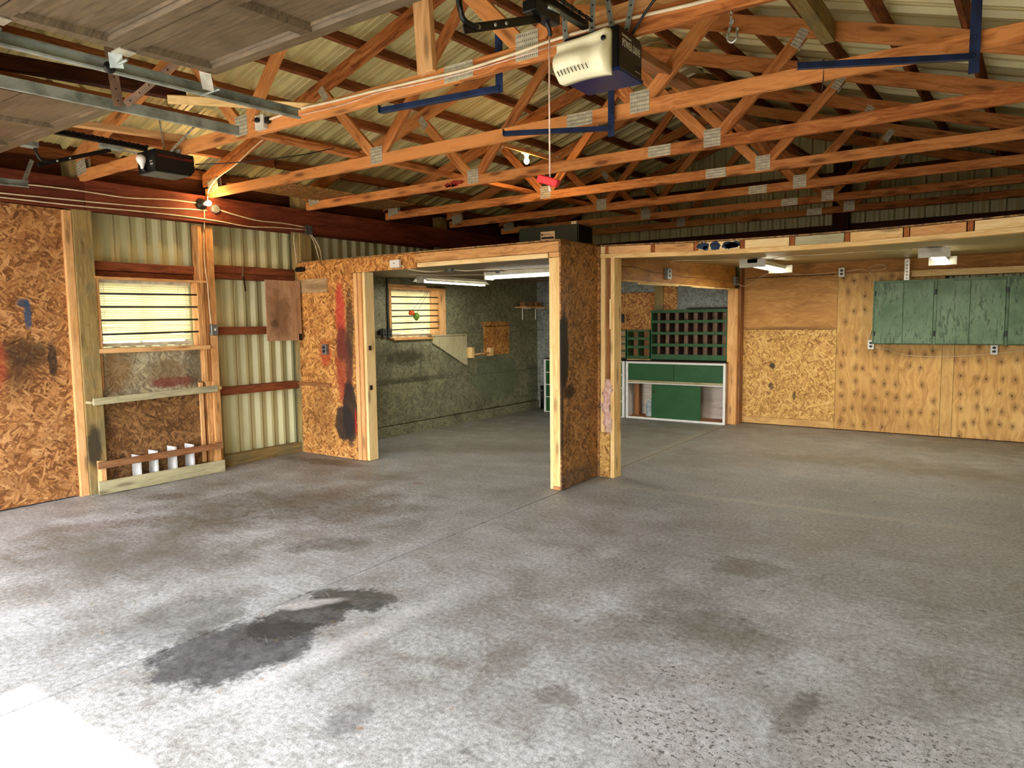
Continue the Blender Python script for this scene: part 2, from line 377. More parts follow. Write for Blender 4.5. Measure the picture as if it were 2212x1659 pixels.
glow('tube_glow', (255, 250, 226), 7.0)
glow('tube_glow_left', (255, 252, 240), 5.0)
glow('bulb_glow', (255, 206, 120), 60.0)
plain('bulb_off', (250, 240, 232), 0.25, 0.0, 0.5, 0.02)

def floormat():
    k = NT('concrete'); P = k.pos()
    big = k.noise(P, 0.55, 5, 0.6, 0.4); med = k.noise(P, 2.6, 7, 0.68, 0.3); fine = k.noise(P, 38, 8, 0.75); grit = k.noise(P, 170, 4, 0.7)
    f = k.math('ADD', k.math('MULTIPLY', big, 0.30), k.math('ADD', k.math('MULTIPLY', med, 0.45), k.math('ADD', k.math('MULTIPLY', fine, 0.36), k.math('MULTIPLY', grit, 0.26))))
    col = k.ramp(f, [(0.49, (92, 91, 86)), (0.58, (138, 138, 134)), (0.67, (170, 172, 172)), (0.80, (212, 217, 222))])
    # browner and darker towards the back bays
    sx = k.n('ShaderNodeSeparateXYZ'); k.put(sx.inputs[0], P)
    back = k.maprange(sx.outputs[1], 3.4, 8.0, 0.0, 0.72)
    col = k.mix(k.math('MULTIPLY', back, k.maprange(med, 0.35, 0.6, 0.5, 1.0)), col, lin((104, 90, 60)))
    # tyre and trowel streaks running across
    tr = k.noise(k.map(P, rot=(0, 0, 0.25), sc=(1.0, 9, 1)), 1.4, 6, 0.7)
    col = k.mix(k.maprange(tr, 0.54, 0.7, 0.0, 0.34), col, lin((112, 104, 88)))
    col = k.mix(k.maprange(tr, 0.3, 0.42, 0.28, 0.0), col, lin((214, 214, 210)))
    def S(c, r, a, colr, st=0.8, soft=0.25, rag=0.7, ns=5.0):
        nonlocal col
        m = k.map(P, (c[0], c[1], 0), (0, 0, a), (r[0], r[1], 1), 'TEXTURE')
        nn = k.math('ADD', k.math('MULTIPLY', k.math('SUBTRACT', k.snoise(ns), 0.5), rag*2.4), k.math('MULTIPLY', k.math('SUBTRACT', fine, 0.5), rag*1.3))
        f = k.maprange(k.math('ADD', k.vmath('LENGTH', m), nn), 1-soft, 1+soft, st, 0.0)
        f = k.math('MULTIPLY', f, k.maprange(k.noise(P, 11, 5, 0.7), 0.3, 0.62, 1.0, 0.78 if st > 0.9 else 0.6))
        col = k.mix(f, col, lin(colr))
    # broad brown grime
    S((-4.75, 3.55), (0.95, 0.55), 0.85, (88, 76, 58), 0.75, 0.45, 0.7, 2.6)
    S((-4.9, 2.5), (0.7, 0.6), 0.5, (110, 104, 92), 0.6, 0.5, 0.7, 2.6)
    S((-3.68, 3.1), (0.26, 0.14), 0.8, (84, 78, 68), 0.7, 0.45, 0.9)
    S((-4.45, 2.15), (0.7, 0.38), 0.75, (120, 118, 112), 0.6, 0.55, 0.7, 2.6)
    S((-5.95, 3.22), (0.26, 0.12), 0.6, (92, 72, 54), 0.7, 0.5, 0.8)
    S((-5.5, 2.5), (0.3, 0.12), 0.9, (128, 96, 92), 0.5, 0.6, 0.9)
    S((-6.0, 5.0), (0.5, 0.12), 0.1, (70, 58, 44), 0.75, 0.5, 0.8)
    S((-4.95, 4.75), (0.4, 0.14), 0.3, (104, 86, 62), 0.45, 0.5, 0.8)
    # oil
    S((-2.84, 1.84), (0.29, 0.38), -0.25, (66, 68, 74), 0.96, 0.14, 0.42, 7)
    S((-2.87, 2.2), (0.18, 0.30), -0.1, (56, 58, 60), 0.96, 0.14, 0.5, 8)
    S((-2.83, 2.53), (0.27, 0.15), 0.35, (62, 66, 62), 0.96, 0.14, 0.6, 9)
    S((-3.37, 1.85), (0.24, 0.38), 0.1, (104, 104, 100), 0.75, 0.35, 0.6, 6)
    S((-3.2, 1.9), (0.07, 0.22), 0.1, (90, 90, 88), 0.6, 0.5, 0.6, 7)
    # bright worn halo round the oil
    S((-2.46, 2.1), (0.07, 0.6), -0.05, (240, 242, 246), 0.55, 0.6, 0.5, 6)
    S((-2.98, 2.36), (0.05, 0.16), -0.6, (240, 240, 240), 0.75, 0.35, 0.5, 9)
    S((-1.75, 2.45), (0.09, 0.2), 0.2, (112, 108, 98), 0.6, 0.5, 0.9)
    S((-2.0, 2.25), (0.22, 0.05), 0.3, (112, 106, 92), 0.6, 0.5, 0.9)
    S((-1.97, 1.7), (0.08, 0.13), 0.1, (112, 112, 114), 0.75, 0.3, 0.5, 9)
    S((-1.40, 2.3), (0.08, 0.08), 0.1, (108, 100, 96), 0.7, 0.4, 0.9, 9)
    S((-1.12, 3.26), (0.36, 0.20), 0.2, (98, 94, 76), 0.72, 0.45, 0.8, 6)
    S((-1.23, 4.18), (0.20, 0.15), 0.2, (100, 94, 74), 0.7, 0.45, 0.9, 6)
    S((-0.57, 2.68), (0.05, 0.22), -0.1, (84, 80, 72), 0.75, 0.4, 0.9, 9)
    S((-0.9, 7.9), (1.4, 0.35), 0.05, (96, 78, 44), 0.5, 0.6, 0.9, 3)
    S((-4.9, 6.6), (0.9, 0.35), 0.5, (96, 82, 52), 0.5, 0.6, 0.9, 3)
    S((-1.4, 5.75), (1.5, 0.05), 0.05, (206, 196, 176), 0.45, 0.7, 0.6, 6)
    S((-3.15, 8.0), (0.06, 2.0), 0.03, (170, 158, 128), 0.4, 0.6, 0.5, 6)
    S((-1.85, 4.6), (0.9, 0.5), 0.2, (132, 116, 104), 0.35, 0.6, 0.8, 3)
    S((-4.42, 4.78), (0.05, 0.03), 0.2, (150, 40, 50), 0.7, 0.4, 0.8, 12)
    S((-2.72, 1.36), (0.03, 0.05), 0.2, (120, 116, 110), 0.5, 0.4, 0.8, 12)
    # drips
    v = k.voro(P, 4.2, 1.0, '2D'); on = k.math('GREATER_THAN', k.sep(v.outputs['Color'])[0], 0.72)
    rr = k.math('ADD', v.outputs['Distance'], k.math('ADD', k.math('MULTIPLY', fine, 0.10), k.math('MULTIPLY', k.sep(v.outputs['Color'])[2], 0.08)))
    col = k.mix(k.math('MULTIPLY', k.maprange(rr, 0.10, 0.15, 0.5, 0.0), on), col, lin((92, 90, 84)))
    # rust coloured flecks near the door
    v2 = k.voro(P, 7.0, 1.0, '2D'); on2 = k.math('MULTIPLY', k.math('GREATER_THAN', k.sep(v2.outputs['Color'])[1], 0.86), k.maprange(sx.outputs[1], 1.9, 3.0, 0.6, 0.0))
    col = k.mix(k.math('MULTIPLY', k.maprange(k.math('ADD', v2.outputs['Distance'], k.math('MULTIPLY', fine, 0.7)), 0.36, 0.46, 0.55, 0.0), on2), col, lin((196, 152, 72)))
    # spalled patches full of small pits
    pm = None; pn = k.noise(P, 46, 3, 0.6); pn2 = k.noise(P, 95, 2, 0.5)
    n9 = k.math('MULTIPLY', k.math('SUBTRACT', k.snoise(9.0), 0.5), 1.5)
    for c, r, a in (((-1.82, 3.82), (0.12, 0.26), -0.5), ((-1.8, 3.22), (0.11, 0.09), 0), ((-1.02, 2.75), (0.22, 0.07), 0.05), ((-0.95, 2.36), (0.34, 0.22), -0.35), ((-0.18, 3.75), (0.09, 0.06), 0), ((-0.25, 2.6), (0.35, 0.25), 0.3)):
        m = k.map(P, (c[0], c[1], 0), (0, 0, a), (r[0], r[1], 1), 'TEXTURE')
        f1 = k.maprange(k.math('ADD', k.vmath('LENGTH', m), n9), 0.7, 1.3, 1.0, 0.0)
        pm = f1 if pm is None else k.math('MAXIMUM', pm, f1)
    pits = k.math('MULTIPLY', k.math('MAXIMUM', k.maprange(pn, 0.57, 0.63, 0.0, 1.0), k.maprange(pn2, 0.62, 0.68, 0.0, 1.0)), pm)
    col = k.mix(k.math('MULTIPLY', pm, 0.3), col, lin((196, 194, 192)))
    col = k.mix(k.math('MULTIPLY', pits, 0.8), col, lin((70, 66, 64)))
    # gritty cement texture over everything, small open pores, pale scratches
    gr = k.ramp(k.math('ADD', k.math('MULTIPLY', fine, 0.55), k.math('MULTIPLY', grit, 0.45)), [(0.36, (150, 149, 146)), (0.5, (226, 226, 226)), (0.62, (255, 255, 255))])
    col = k.mix(0.75, col, gr, 'MULTIPLY')
    por = k.math('MULTIPLY', k.maprange(k.noise(P, 75, 3, 0.6), 0.66, 0.71, 0.0, 1.0), k.maprange(med, 0.45, 0.6, 0.2, 0.8))
    col = k.mix(por, col, lin((84, 80, 74)))
    for rot, off in ((0.5, 3.0), (-0.9, 9.0), (0.1, 17.0)):
        w_ = k.noise(k.map(k.map(P, (off, 0, 0), (0, 0, rot)), sc=(0.5, 26, 1)), 1.6, 5, 0.6, 0.3)
        col = k.mix(k.maprange(w_, 0.69, 0.73, 0.0, 0.35), col, lin((226, 226, 222)))
    h = k.math('SUBTRACT', k.math('ADD', k.math('MULTIPLY', fine, 0.6), k.math('MULTIPLY', grit, 0.5)), k.math('MULTIPLY', pits, 1.2))
    k.bump(h, 0.55, 0.006)
    rough = k.maprange(med, 0.3, 0.7, 0.42, 0.7)
    MAT['concrete'] = k.fin(col, rough, 0.4)
floormat()
def groundmat():
    k = NT('driveway'); n = k.noise(k.pos(), 3, 8, 0.7)
    MAT['driveway'] = k.fin(k.ramp(n, [(0.35, (104, 100, 92)), (0.65, (146, 140, 128))]), 0.9, 0.1)
groundmat()

# ------------------------------------------------------------------ geometry helpers
def link(o, parent=None):
    C.objects.link(o)
    if parent is not None:
        o.parent = parent; o.matrix_parent_inverse = Matrix.Identity(4)
    return o
def wloc(o):
    m = o.matrix_basis.copy(); p = o.parent
    while p is not None: m = p.matrix_basis @ m; p = p.parent
    return m
def place(o, M, parent=None):
    C.objects.link(o)
    if parent is not None:
        o.parent = parent; M = wloc(parent).inverted() @ M
    o.matrix_basis = M
    return o
def empty(name, loc=(0, 0, 0), label=None, cat=None, group=None, kind=None, rz=0):
    o = bpy.data.objects.new(name, None); C.objects.link(o); o.location = loc; o.rotation_euler = (0, 0, rz); o.empty_display_size = 0.05
    o.matrix_basis = Matrix.Translation(loc) @ Matrix.Rotation(rz, 4, 'Z')
    return tag(o, label, cat, group, kind)
def tag(o, label=None, cat=None, group=None, kind=None):
    if label: o['label'] = label
    if cat: o['category'] = cat
    if group: o['group'] = group
    if kind: o['kind'] = kind
    return o
def finish(name, bm, mat, parent=None, M=None, smooth=False):
    me = bpy.data.meshes.new(name); bm.normal_update(); bm.to_mesh(me); bm.free()
    me.materials.append(MAT[mat] if isinstance(mat, str) else mat)
    if smooth:
        for p in me.polygons: p.use_smooth = True
    o = bpy.data.objects.new(name, me)
    return place(o, M or Matrix.Identity(4), parent)
def abox(bm, x0, x1, y0, y1, z0, z1):
    vs = [bm.verts.new(p) for p in ((x0,y0,z0),(x1,y0,z0),(x1,y1,z0),(x0,y1,z0),(x0,y0,z1),(x1,y0,z1),(x1,y1,z1),(x0,y1,z1))]
    for f in ((0,3,2,1),(4,5,6,7),(0,1,5,4),(1,2,6,5),(2,3,7,6),(3,0,4,7)): bm.faces.new([vs[i] for i in f])
    return vs
def box(name, x0, x1, y0, y1, z0, z1, mat, parent=None, bev=0.0, axis=None):
    """axis-aligned piece; its own origin at its centre, local X along its grain"""
    L = (x1-x0, y1-y0, z1-z0)
    if axis is None: axis = max(range(3), key=lambda i: L[i])
    thin = min((i for i in range(3) if i != axis), key=lambda i: L[i])
    oth = 3-axis-thin
    A = [Vector((0, 0, 0)) for _ in range(3)]
    A[0][axis] = 1; A[2][thin] = 1; A[1] = A[2].cross(A[0])
    R = Matrix((A[0], A[1], A[2])).transposed().to_4x4()
    bm = bmesh.new(); hx, hy, hz = L[axis]/2, L[oth]/2, L[thin]/2
    abox(bm, -hx, hx, -hy, hy, -hz, hz)
    if bev: bmesh.ops.bevel(bm, geom=bm.edges[:], offset=bev, segments=1, affect='EDGES')
    return finish(name, bm, mat, parent, Matrix.Translation(((x0+x1)/2, (y0+y1)/2, (z0+z1)/2)) @ R)
def board(name, p0, p1, w, t, n, mat, parent=None, bev=0.002):
    """straight piece from p0 to p1; n = direction of its thickness t, w across"""
    p0, p1 = Vector(p0), Vector(p1); X = (p1-p0); L = X.length; X.normalize()
    n = Vector(n); Z = (n - X*n.dot(X)).normalized(); Y = Z.cross(X)
    R = Matrix((X, Y, Z)).transposed().to_4x4()
    bm = bmesh.new(); abox(bm, -L/2, L/2, -w/2, w/2, -t/2, t/2)
    if bev: bmesh.ops.bevel(bm, geom=bm.edges[:], offset=min(bev, t*0.3), segments=1, affect='EDGES')
    return finish(name, bm, mat, parent, Matrix.Translation((p0+p1)/2) @ R)
def smoothpts(pts, sub=4):
    P = [Vector(p) for p in pts]
    if len(P) < 3: return P
    out = []
    for i in range(len(P)-1):
        a = P[max(i-1, 0)]; b = P[i]; c = P[i+1]; d = P[min(i+2, len(P)-1)]
        for k in range(sub):
            t = k/sub
            out.append(0.5*((2*b)+(c-a)*t+(2*a-5*b+4*c-d)*t*t+(3*b-3*c+d-a)*t**3))
    out.append(P[-1]); return out
def addtube(bm, pts, r, seg=6, cap=True):
    P = [Vector(p) for p in pts]; rings = []
    up0 = Vector((0, 0, 1))
    for i, p in enumerate(P):
        d = (P[min(i+1, len(P)-1)]-P[max(i-1, 0)]).normalized()
        u = up0 if abs(d.dot(up0)) < 0.95 else Vector((1, 0, 0))
        a = d.cross(u).normalized(); b = a.cross(d)
        rr = r[i] if isinstance(r, (list, tuple)) else r
        rings.append([bm.verts.new(p + (a*math.cos(2*PI*k/seg)+b*math.sin(2*PI*k/seg))*rr) for k in range(seg)])
    for i in range(len(rings)-1):
        for k in range(seg): bm.faces.new((rings[i][k], rings[i][(k+1) % seg], rings[i+1][(k+1) % seg], rings[i+1][k]))
    if cap: bm.faces.new(rings[0][::-1]); bm.faces.new(rings[-1])
def tube(name, pts, r, mat, parent=None, seg=6, sub=4, smooth=True):
    bm = bmesh.new(); addtube(bm, smoothpts(pts, sub) if sub > 1 else pts, r, seg)
    return finish(name, bm, mat, parent, None, smooth)
def lathe(name, prof, mat, parent=None, M=None, seg=20, smooth=True):
    bm = bmesh.new(); rings = []
    for r, z in prof:
        rings.append([bm.verts.new((max(r, 1e-4)*math.cos(2*PI*k/seg), max(r, 1e-4)*math.sin(2*PI*k/seg), z)) for k in range(seg)])
    for i in range(len(rings)-1):
        for k in range(seg): bm.faces.new((rings[i][k], rings[i][(k+1) % seg], rings[i+1][(k+1) % seg], rings[i+1][k]))
    bm.faces.new(rings[0][::-1]); bm.faces.new(rings[-1])
    return finish(name, bm, mat, parent, M, smooth)
def prism(name, poly, axis, a, b, mat, parent=None, bev=0.0, smooth=False):
    """polygon extruded along axis from a to b; poly gives the other two coordinates in order"""
    bm = bmesh.new()
    def P(q, t): v = list(q); v.insert(axis, t); return v
    cx = sum(p[0] for p in poly)/len(poly); cy = sum(p[1] for p in poly)/len(poly); m = (a+b)/2
    lo = [bm.verts.new(P((p[0]-cx, p[1]-cy), a-m)) for p in poly]; hi = [bm.verts.new(P((p[0]-cx, p[1]-cy), b-m)) for p in poly]
    bm.faces.new(lo); bm.faces.new(hi[::-1])
    for i in range(len(poly)):
        j = (i+1) % len(poly); bm.faces.new((lo[j], lo[i], hi[i], hi[j]))
    bmesh.ops.recalc_face_normals(bm, faces=bm.faces[:])
    if bev: bmesh.ops.bevel(bm, geom=bm.edges[:], offset=bev, segments=2, affect='EDGES')
    return finish(name, bm, mat, parent, Matrix.Translation(P((cx, cy), m)), smooth)
def copytree(o, M=None, parent=None, label=None):
    r = o.copy(); C.objects.link(r); r.parent = parent
    if M is not None: r.matrix_basis = M
    if label: r['label'] = label
    for ch in list(o.children): copytree(ch, None, r)
    return r
def text(name, s, size, mat, M, parent=None, ext=0.0006, sx=1.0):
    cu = bpy.data.curves.new(name, 'FONT'); cu.body = s; cu.size = size; cu.extrude = ext; cu.align_x = 'CENTER'; cu.align_y = 'CENTER'
    o = bpy.data.objects.new(name, cu); C.objects.link(o)
    dg = bpy.context.evaluated_depsgraph_get(); dg.update()
    me = bpy.data.meshes.new_from_object(o.evaluated_get(dg)); bpy.data.objects.remove(o); bpy.data.curves.remove(cu)
    me.materials.clear(); me.materials.append(MAT[mat]); me.transform(Matrix.Diagonal((sx, 1, 1, 1)))
    return place(bpy.data.objects.new(name, me), M, parent)
def struct(name, loc=(0, 0, 0)): return empty(name, loc, kind='structure')

# ------------------------------------------------------------------ floor, outside ground
LW = -6.64   # inner face line of the left wall
def slab(name, x0, x1, y0, y1, z0, z1, mat, parent=None):
    bm = bmesh.new(); abox(bm, x0, x1, y0, y1, z0, z1); return finish(name, bm, mat, parent)
fl = slab('floor', -6.86, -3.120, -0.7, 10.4, -0.12, 0, 'concrete'); fl['kind'] = 'structure'
s2 = slab('slab', -3.109, 0.86, -0.7, 10.4, -0.12, 0, 'concrete', fl)
slab('joint_filler', -3.121, -3.108, -0.7, 10.4, -0.1, -0.03, 'deep_wood', fl)
g = slab('ground', -60, 60, -60, 70, -0.3, -0.125, 'driveway'); g['kind'] = 'structure'

# ------------------------------------------------------------------ roof: drifted frame (the building is slightly out of square)
def D(x, y, z): return Vector((x + 0.036*(y-4.15), y, z + 0.018*(y-4.15)))
RIDGE, SL = -3.05, 0.31
def ztop(x): return 4.12 - SL*abs(x-RIDGE)
roof = struct('ceiling')
def roof_sheet(side, y0, y1):
    x_e = -7.15 if side < 0 else 1.35
    prof = []; y = y0; pitch = 0.2286
    while y < y1 - 0.02:
        for a, h in ((0, 0.0), (0.020, 0.040), (0.042, 0.040), (0.058, 0.0), (0.105, 0), (0.112, 0.009), (0.119, 0), (0.165, 0), (0.172, 0.009), (0.179, 0)):
            if y+a <= y1+0.001: prof.append((y+a, h))
        y += pitch
    prof.append((y1, 0.0))
    bm = bmesh.new(); A = []; B = []
    for yy, h in prof:
        A.append(bm.verts.new(D(RIDGE, yy, 4.12+0.095+0.04-h+0.01))); B.append(bm.verts.new(D(x_e, yy, ztop(x_e)+0.095+0.04-h+0.01)))
    for i in range(len(A)-1): bm.faces.new((A[i], A[i+1], B[i+1], B[i]))
    finish('roof_sheet', bm, 'roof_metal', roof)
ys = -0.75
while ys < 10.4:
    for s in (-1, 1): roof_sheet(s, ys, min(ys+0.9144, 10.45))
    ys += 0.9144
rc = prism('ridge_cap', [(-0.12, -0.02), (0, 0.03), (0.12, -0.02), (0, 0.0)], 1, -0.75, 10.45, 'roof_metal', roof)
rc.matrix_basis = Matrix(((1, 0.036, 0, RIDGE+0.036*(4.85-4.15)), (0, 1, 0, 4.85), (0, 0.018, 1, 4.25+0.018*0.7), (0, 0, 0, 1)))
for px in (-6.75, -6.3, -5.82, -5.33, -4.85, -4.37, -3.9, -3.42, -2.68, -2.20, -1.72, -1.24, -0.76, -0.28, 0.2, 0.7):
    zz = ztop(px) + 0.048
    nn = Vector((-SL if px > RIDGE else SL, 0, -1)).normalized()
    for a, b in ((-0.72, 4.72), (4.74, 10.38)):
        board('purlin', D(px, a, zz), D(px, b, zz), 0.086, 0.038, Vector((1, 0, SL if px < RIDGE else -SL)), 'purlin_wood', roof)

# ------------------------------------------------------------------ trusses
YS = [2.95, 4.15, 5.36, 6.58, 7.80, 9.0, 10.18]
TH = 0.038
def clip(poly, a, b, c):
    out = []
    for i in range(len(poly)):
        p, q = poly[i], poly[(i+1) % len(poly)]
        fp = a*p[0]+b*p[1]-c; fq = a*q[0]+b*q[1]-c
        if fp <= 0: out.append(p)
        if (fp < 0 < fq) or (fq < 0 < fp):
            t = fp/(fp-fq); out.append((p[0]+(q[0]-p[0])*t, p[1]+(q[1]-p[1])*t))
    return out
def member(name, a, b, w, clips, parent, mat='truss_wood'):
    d = Vector((b[0]-a[0], b[1]-a[1])); L = d.length; d.normalize(); nrm = Vector((-d.y, d.x)); e = 0.2
    poly = [(a[0]-d.x*e+nrm.x*w/2, a[1]-d.y*e+nrm.y*w/2), (a[0]-d.x*e-nrm.x*w/2, a[1]-d.y*e-nrm.y*w/2),
            (b[0]+d.x*e-nrm.x*w/2, b[1]+d.y*e-nrm.y*w/2), (b[0]+d.x*e+nrm.x*w/2, b[1]+d.y*e+nrm.y*w/2)]
    for c in clips: poly = clip(poly, *c)
    m = Vector(((a[0]+b[0])/2, (a[1]+b[1])/2))
    bm = bmesh.new(); lo = []; hi = []
    for p in poly:
        v = Vector(p)-m; lx, ly = v.dot(d), v.dot(nrm)
        lo.append(bm.verts.new((lx, ly, -TH/2))); hi.append(bm.verts.new((lx, ly, TH/2)))
    bm.faces.new(lo); bm.faces.new(hi[::-1])
    for i in range(len(lo)):
        j = (i+1) % len(lo); bm.faces.new((lo[j], lo[i], hi[i], hi[j]))
    bmesh.ops.recalc_face_normals(bm, faces=bm.faces[:])
    bmesh.ops.bevel(bm, geom=bm.edges[:], offset=0.003, segments=1, affect='EDGES')
    X = Vector((d.x, 0, d.y)); Y = Vector((nrm.x, 0, nrm.y)); Z = X.cross(Y)
    R = Matrix((X, Y, Z)).transposed().to_4x4()
    return finish(name, bm, mat, parent, wloc(parent) @ Matrix.Translation((m.x, 0, m.y)) @ R)
def plate(x, z, w, h, ang, parent):
    for s in (-1, 1):
        bm = bmesh.new(); abox(bm, -w/2, w/2, -h/2, h/2, -0.0012, 0.0012)
        R = Matrix.Rotation(ang, 4, 'Y') @ Matrix.Rotation(PI/2, 4, 'X')
        finish('connector_plate', bm, 'plate_metal', parent, wloc(parent) @ Matrix.Translation((x, s*(TH/2+0.0014), z)) @ R)
Z0, Z1 = 2.77, 2.86        # bottom chord
DEP = 0.125                # depth of the top chords
XL, XR = -6.60, 0.72
PA, PB = -4.18, -1.885
QL, QR = -4.80, -1.27
def build_truss(loc):
    t = empty('roof_truss', loc, None, 'roof truss', 'timber roof trusses')
    zc = (Z0+Z1)/2; low = lambda x: ztop(x)-DEP
    cs = (1+SL*SL)**0.5
    hl = [(SL, -1, 0) for _ in ()]
    # bottom chord: two lengths meeting at the splice plate; its ends are cut to the roof slope
    SP = -2.31
    cl_roofL = (-SL, 1, 4.12-SL*abs(RIDGE) - 0 if False else 4.12+SL*(-RIDGE))   # z - SL x <= 4.12 - SL*RIDGE
    cl_roofL = (-SL, 1, 4.12-SL*RIDGE-DEP); cl_roofR = (SL, 1, 4.12+SL*RIDGE-DEP)
    member('bottom_chord', (XL, zc), (SP, zc), Z1-Z0, [(1, 0, SP), (-1, 0, -XL), cl_roofL], t)
    member('bottom_chord', (SP, zc), (XR, zc), Z1-Z0, [(-1, 0, -SP-0.001), (1, 0, XR), cl_roofR], t)
    for s in (-1, 1):
        xe = XL-0.04 if s < 0 else XR+0.04
        a = (xe, ztop(xe)-DEP/2); b = (RIDGE, 4.12-DEP/2)
        cl = [(1, 0, RIDGE-0.0005), (-1, 0, -xe), (0, -1, -Z0)] if s < 0 else [(-1, 0, -RIDGE-0.0005), (1, 0, xe), (0, -1, -Z0)]
        member('top_chord', a, b, DEP/cs, cl, t)
    g = 0.0008
    cb = (0, -1, -(Z1+g)); cL = (-SL, 1, 4.12-SL*RIDGE-DEP-g); cR = (SL, 1, 4.12+SL*RIDGE-DEP-g)
    member('web', (PA-0.045, Z1), (QL, low(QL)), 0.085, [cb, cL, (1, 0, PA-g)], t)
    member('web', (PA+0.045, Z1), (RIDGE-0.05, low(RIDGE)), 0.085, [cb, cL, (1, 0, RIDGE-g), (-1, 0, -PA-g)], t)
    member('web', (PB-0.045, Z1), (RIDGE+0.05, low(RIDGE)), 0.085, [cb, cR, (-1, 0, -RIDGE-g), (1, 0, PB-g)], t)
    member('web', (PB+0.045, Z1), (QR, low(QR)), 0.085, [cb, cR, (-1, 0, -PB-g)], t)
    plate(PA, Z1-0.01, 0.13, 0.13, 0, t); plate(PB, Z1-0.01, 0.13, 0.13, 0, t); plate(SP, zc, 0.19, 0.085, 0, t)
    plate(QL+0.01, low(QL)-0.01, 0.07, 0.13, -0.6, t); plate(QR+0.0, low(QR)-0.01, 0.07, 0.13, 0.6, t)
    plate(RIDGE, 4.12-0.16, 0.11, 0.17, 0, t)
    plate(XL+0.14, 2.88, 0.17, 0.12, -0.15, t); plate(XR-0.14, 2.88, 0.17, 0.12, 0.15, t)
    return t
TL = ['roof truss nearest the open doors, with the pale cable stapled along its bottom chord',
      'second roof truss from the doors, wall lamp at its heel, carrying blue steel racks',
      'third roof truss from the doors, with a red paint smear on its bottom chord',
      'fourth roof truss from the doors, just past the header of the right bay',
      'fifth roof truss from the doors, peak plate visible past the white opener',
      'sixth roof truss from the doors, in deep shade over the loft',
      'seventh and last roof truss, set against the corrugated gable wall']
tr0 = None
for i, y in enumerate(YS):
    loc = D(0, y, 0) + Vector((-0.0, 0, 0))
    if tr0 is None: tr0 = build_truss(loc); tr0['label'] = TL[0]; t = tr0
    else: t = copytree(tr0, Matrix.Translation(loc), None, TL[i])
    if i == 2:
        for q, (px, pz, ra, rb_) in enumerate(((-4.36, 2.832, 0.05, 0.03), (-4.45, 2.825, 0.035, 0.022), (-4.28, 2.838, 0.03, 0.018), (-4.40, 2.815, 0.06, 0.012))):
            bm = bmesh.new(); N = 20
            f_ = [bm.verts.new((px+ra*math.cos(2*PI*k/N)*(1+0.25*math.sin(5*k+q)), 5.36-TH/2-0.0012, pz+rb_*math.sin(2*PI*k/N)*(1+0.2*math.cos(4*k+q)))) for k in range(N)]
            g_ = [bm.verts.new((v.co.x, 5.36-TH/2+0.0005, v.co.z)) for v in f_]
            bm.faces.new(f_); bm.faces.new(g_[::-1])
            for k in range(N): bm.faces.new((f_[k], g_[k], g_[(k+1) % N], f_[(k+1) % N]))
            finish('paint_smear', bm, 'red_spray', t)
# lateral bracing boards fixed to the trusses belong to the roof
def rb(a, b, w, th, n, mat='orange_pine', name='brace_board'): return board(name, a, b, w, th, n, mat, roof)
rb(D(-4.42, 2.9, 2.885), D(-4.42, 10.2, 2.885), 0.086, 0.038, (0, 0, 1), 'truss_wood')
rb((-1.16, 2.6, 3.56), (-1.03, 5.30, 3.43), 0.085, 0.14, (0, 0, 1), 'post_wood')
rb((-1.72, 3.05, 2.93), (-1.98, 8.9, 3.42), 0.19, 0.04, (0.35, 0, 1), 'brown_board')
rb((-2.55, 2.91, 2.82), (-2.60, 2.91, 3.72), 0.11, 0.038, (0, 1, 0), 'orange_pine')
rb((-4.86, 0.3, 2.92), (-4.15, 2.50, 2.91), 0.085, 0.038, (1, 0, 0.2), 'gable_wood')
rb((-4.16, 2.40, 2.86), (-3.55, 3.0, 2.845), 0.085, 0.05, (0.5, 0, 1), 'pine')
rb((-5.33, 2.29, 2.90), (-5.09, 3.05, 2.90), 0.07, 0.038, (0, 0, 1), 'orange_pine')
rb((-6.1, 4.35, 2.885), (-6.05, 6.3, 2.90), 0.62, 0.012, (0, 0, 1), 'osb_loft', 'osb_strip')
rb((-6.3, 4.2, 2.875), (-5.75, 4.5, 2.89), 0.09, 0.02, (0, 0, 1), 'truss_wood')
rb((-1.75, 2.99, 2.86), (-1.05, 2.99, 2.89), 0.085, 0.038, (0, 1, 0), 'orange_pine')
rb((-2.05, 3.95, 3.24), (-1.72, 4.30, 3.02), 0.10, 0.02, (1, 1, 0.1), 'orange_pine')
rb(D(-3.98, 5.2, 3.15), D(-3.98, 6.9, 3.15), 0.085, 0.038, (0.3, 0, 1), 'orange_pine')

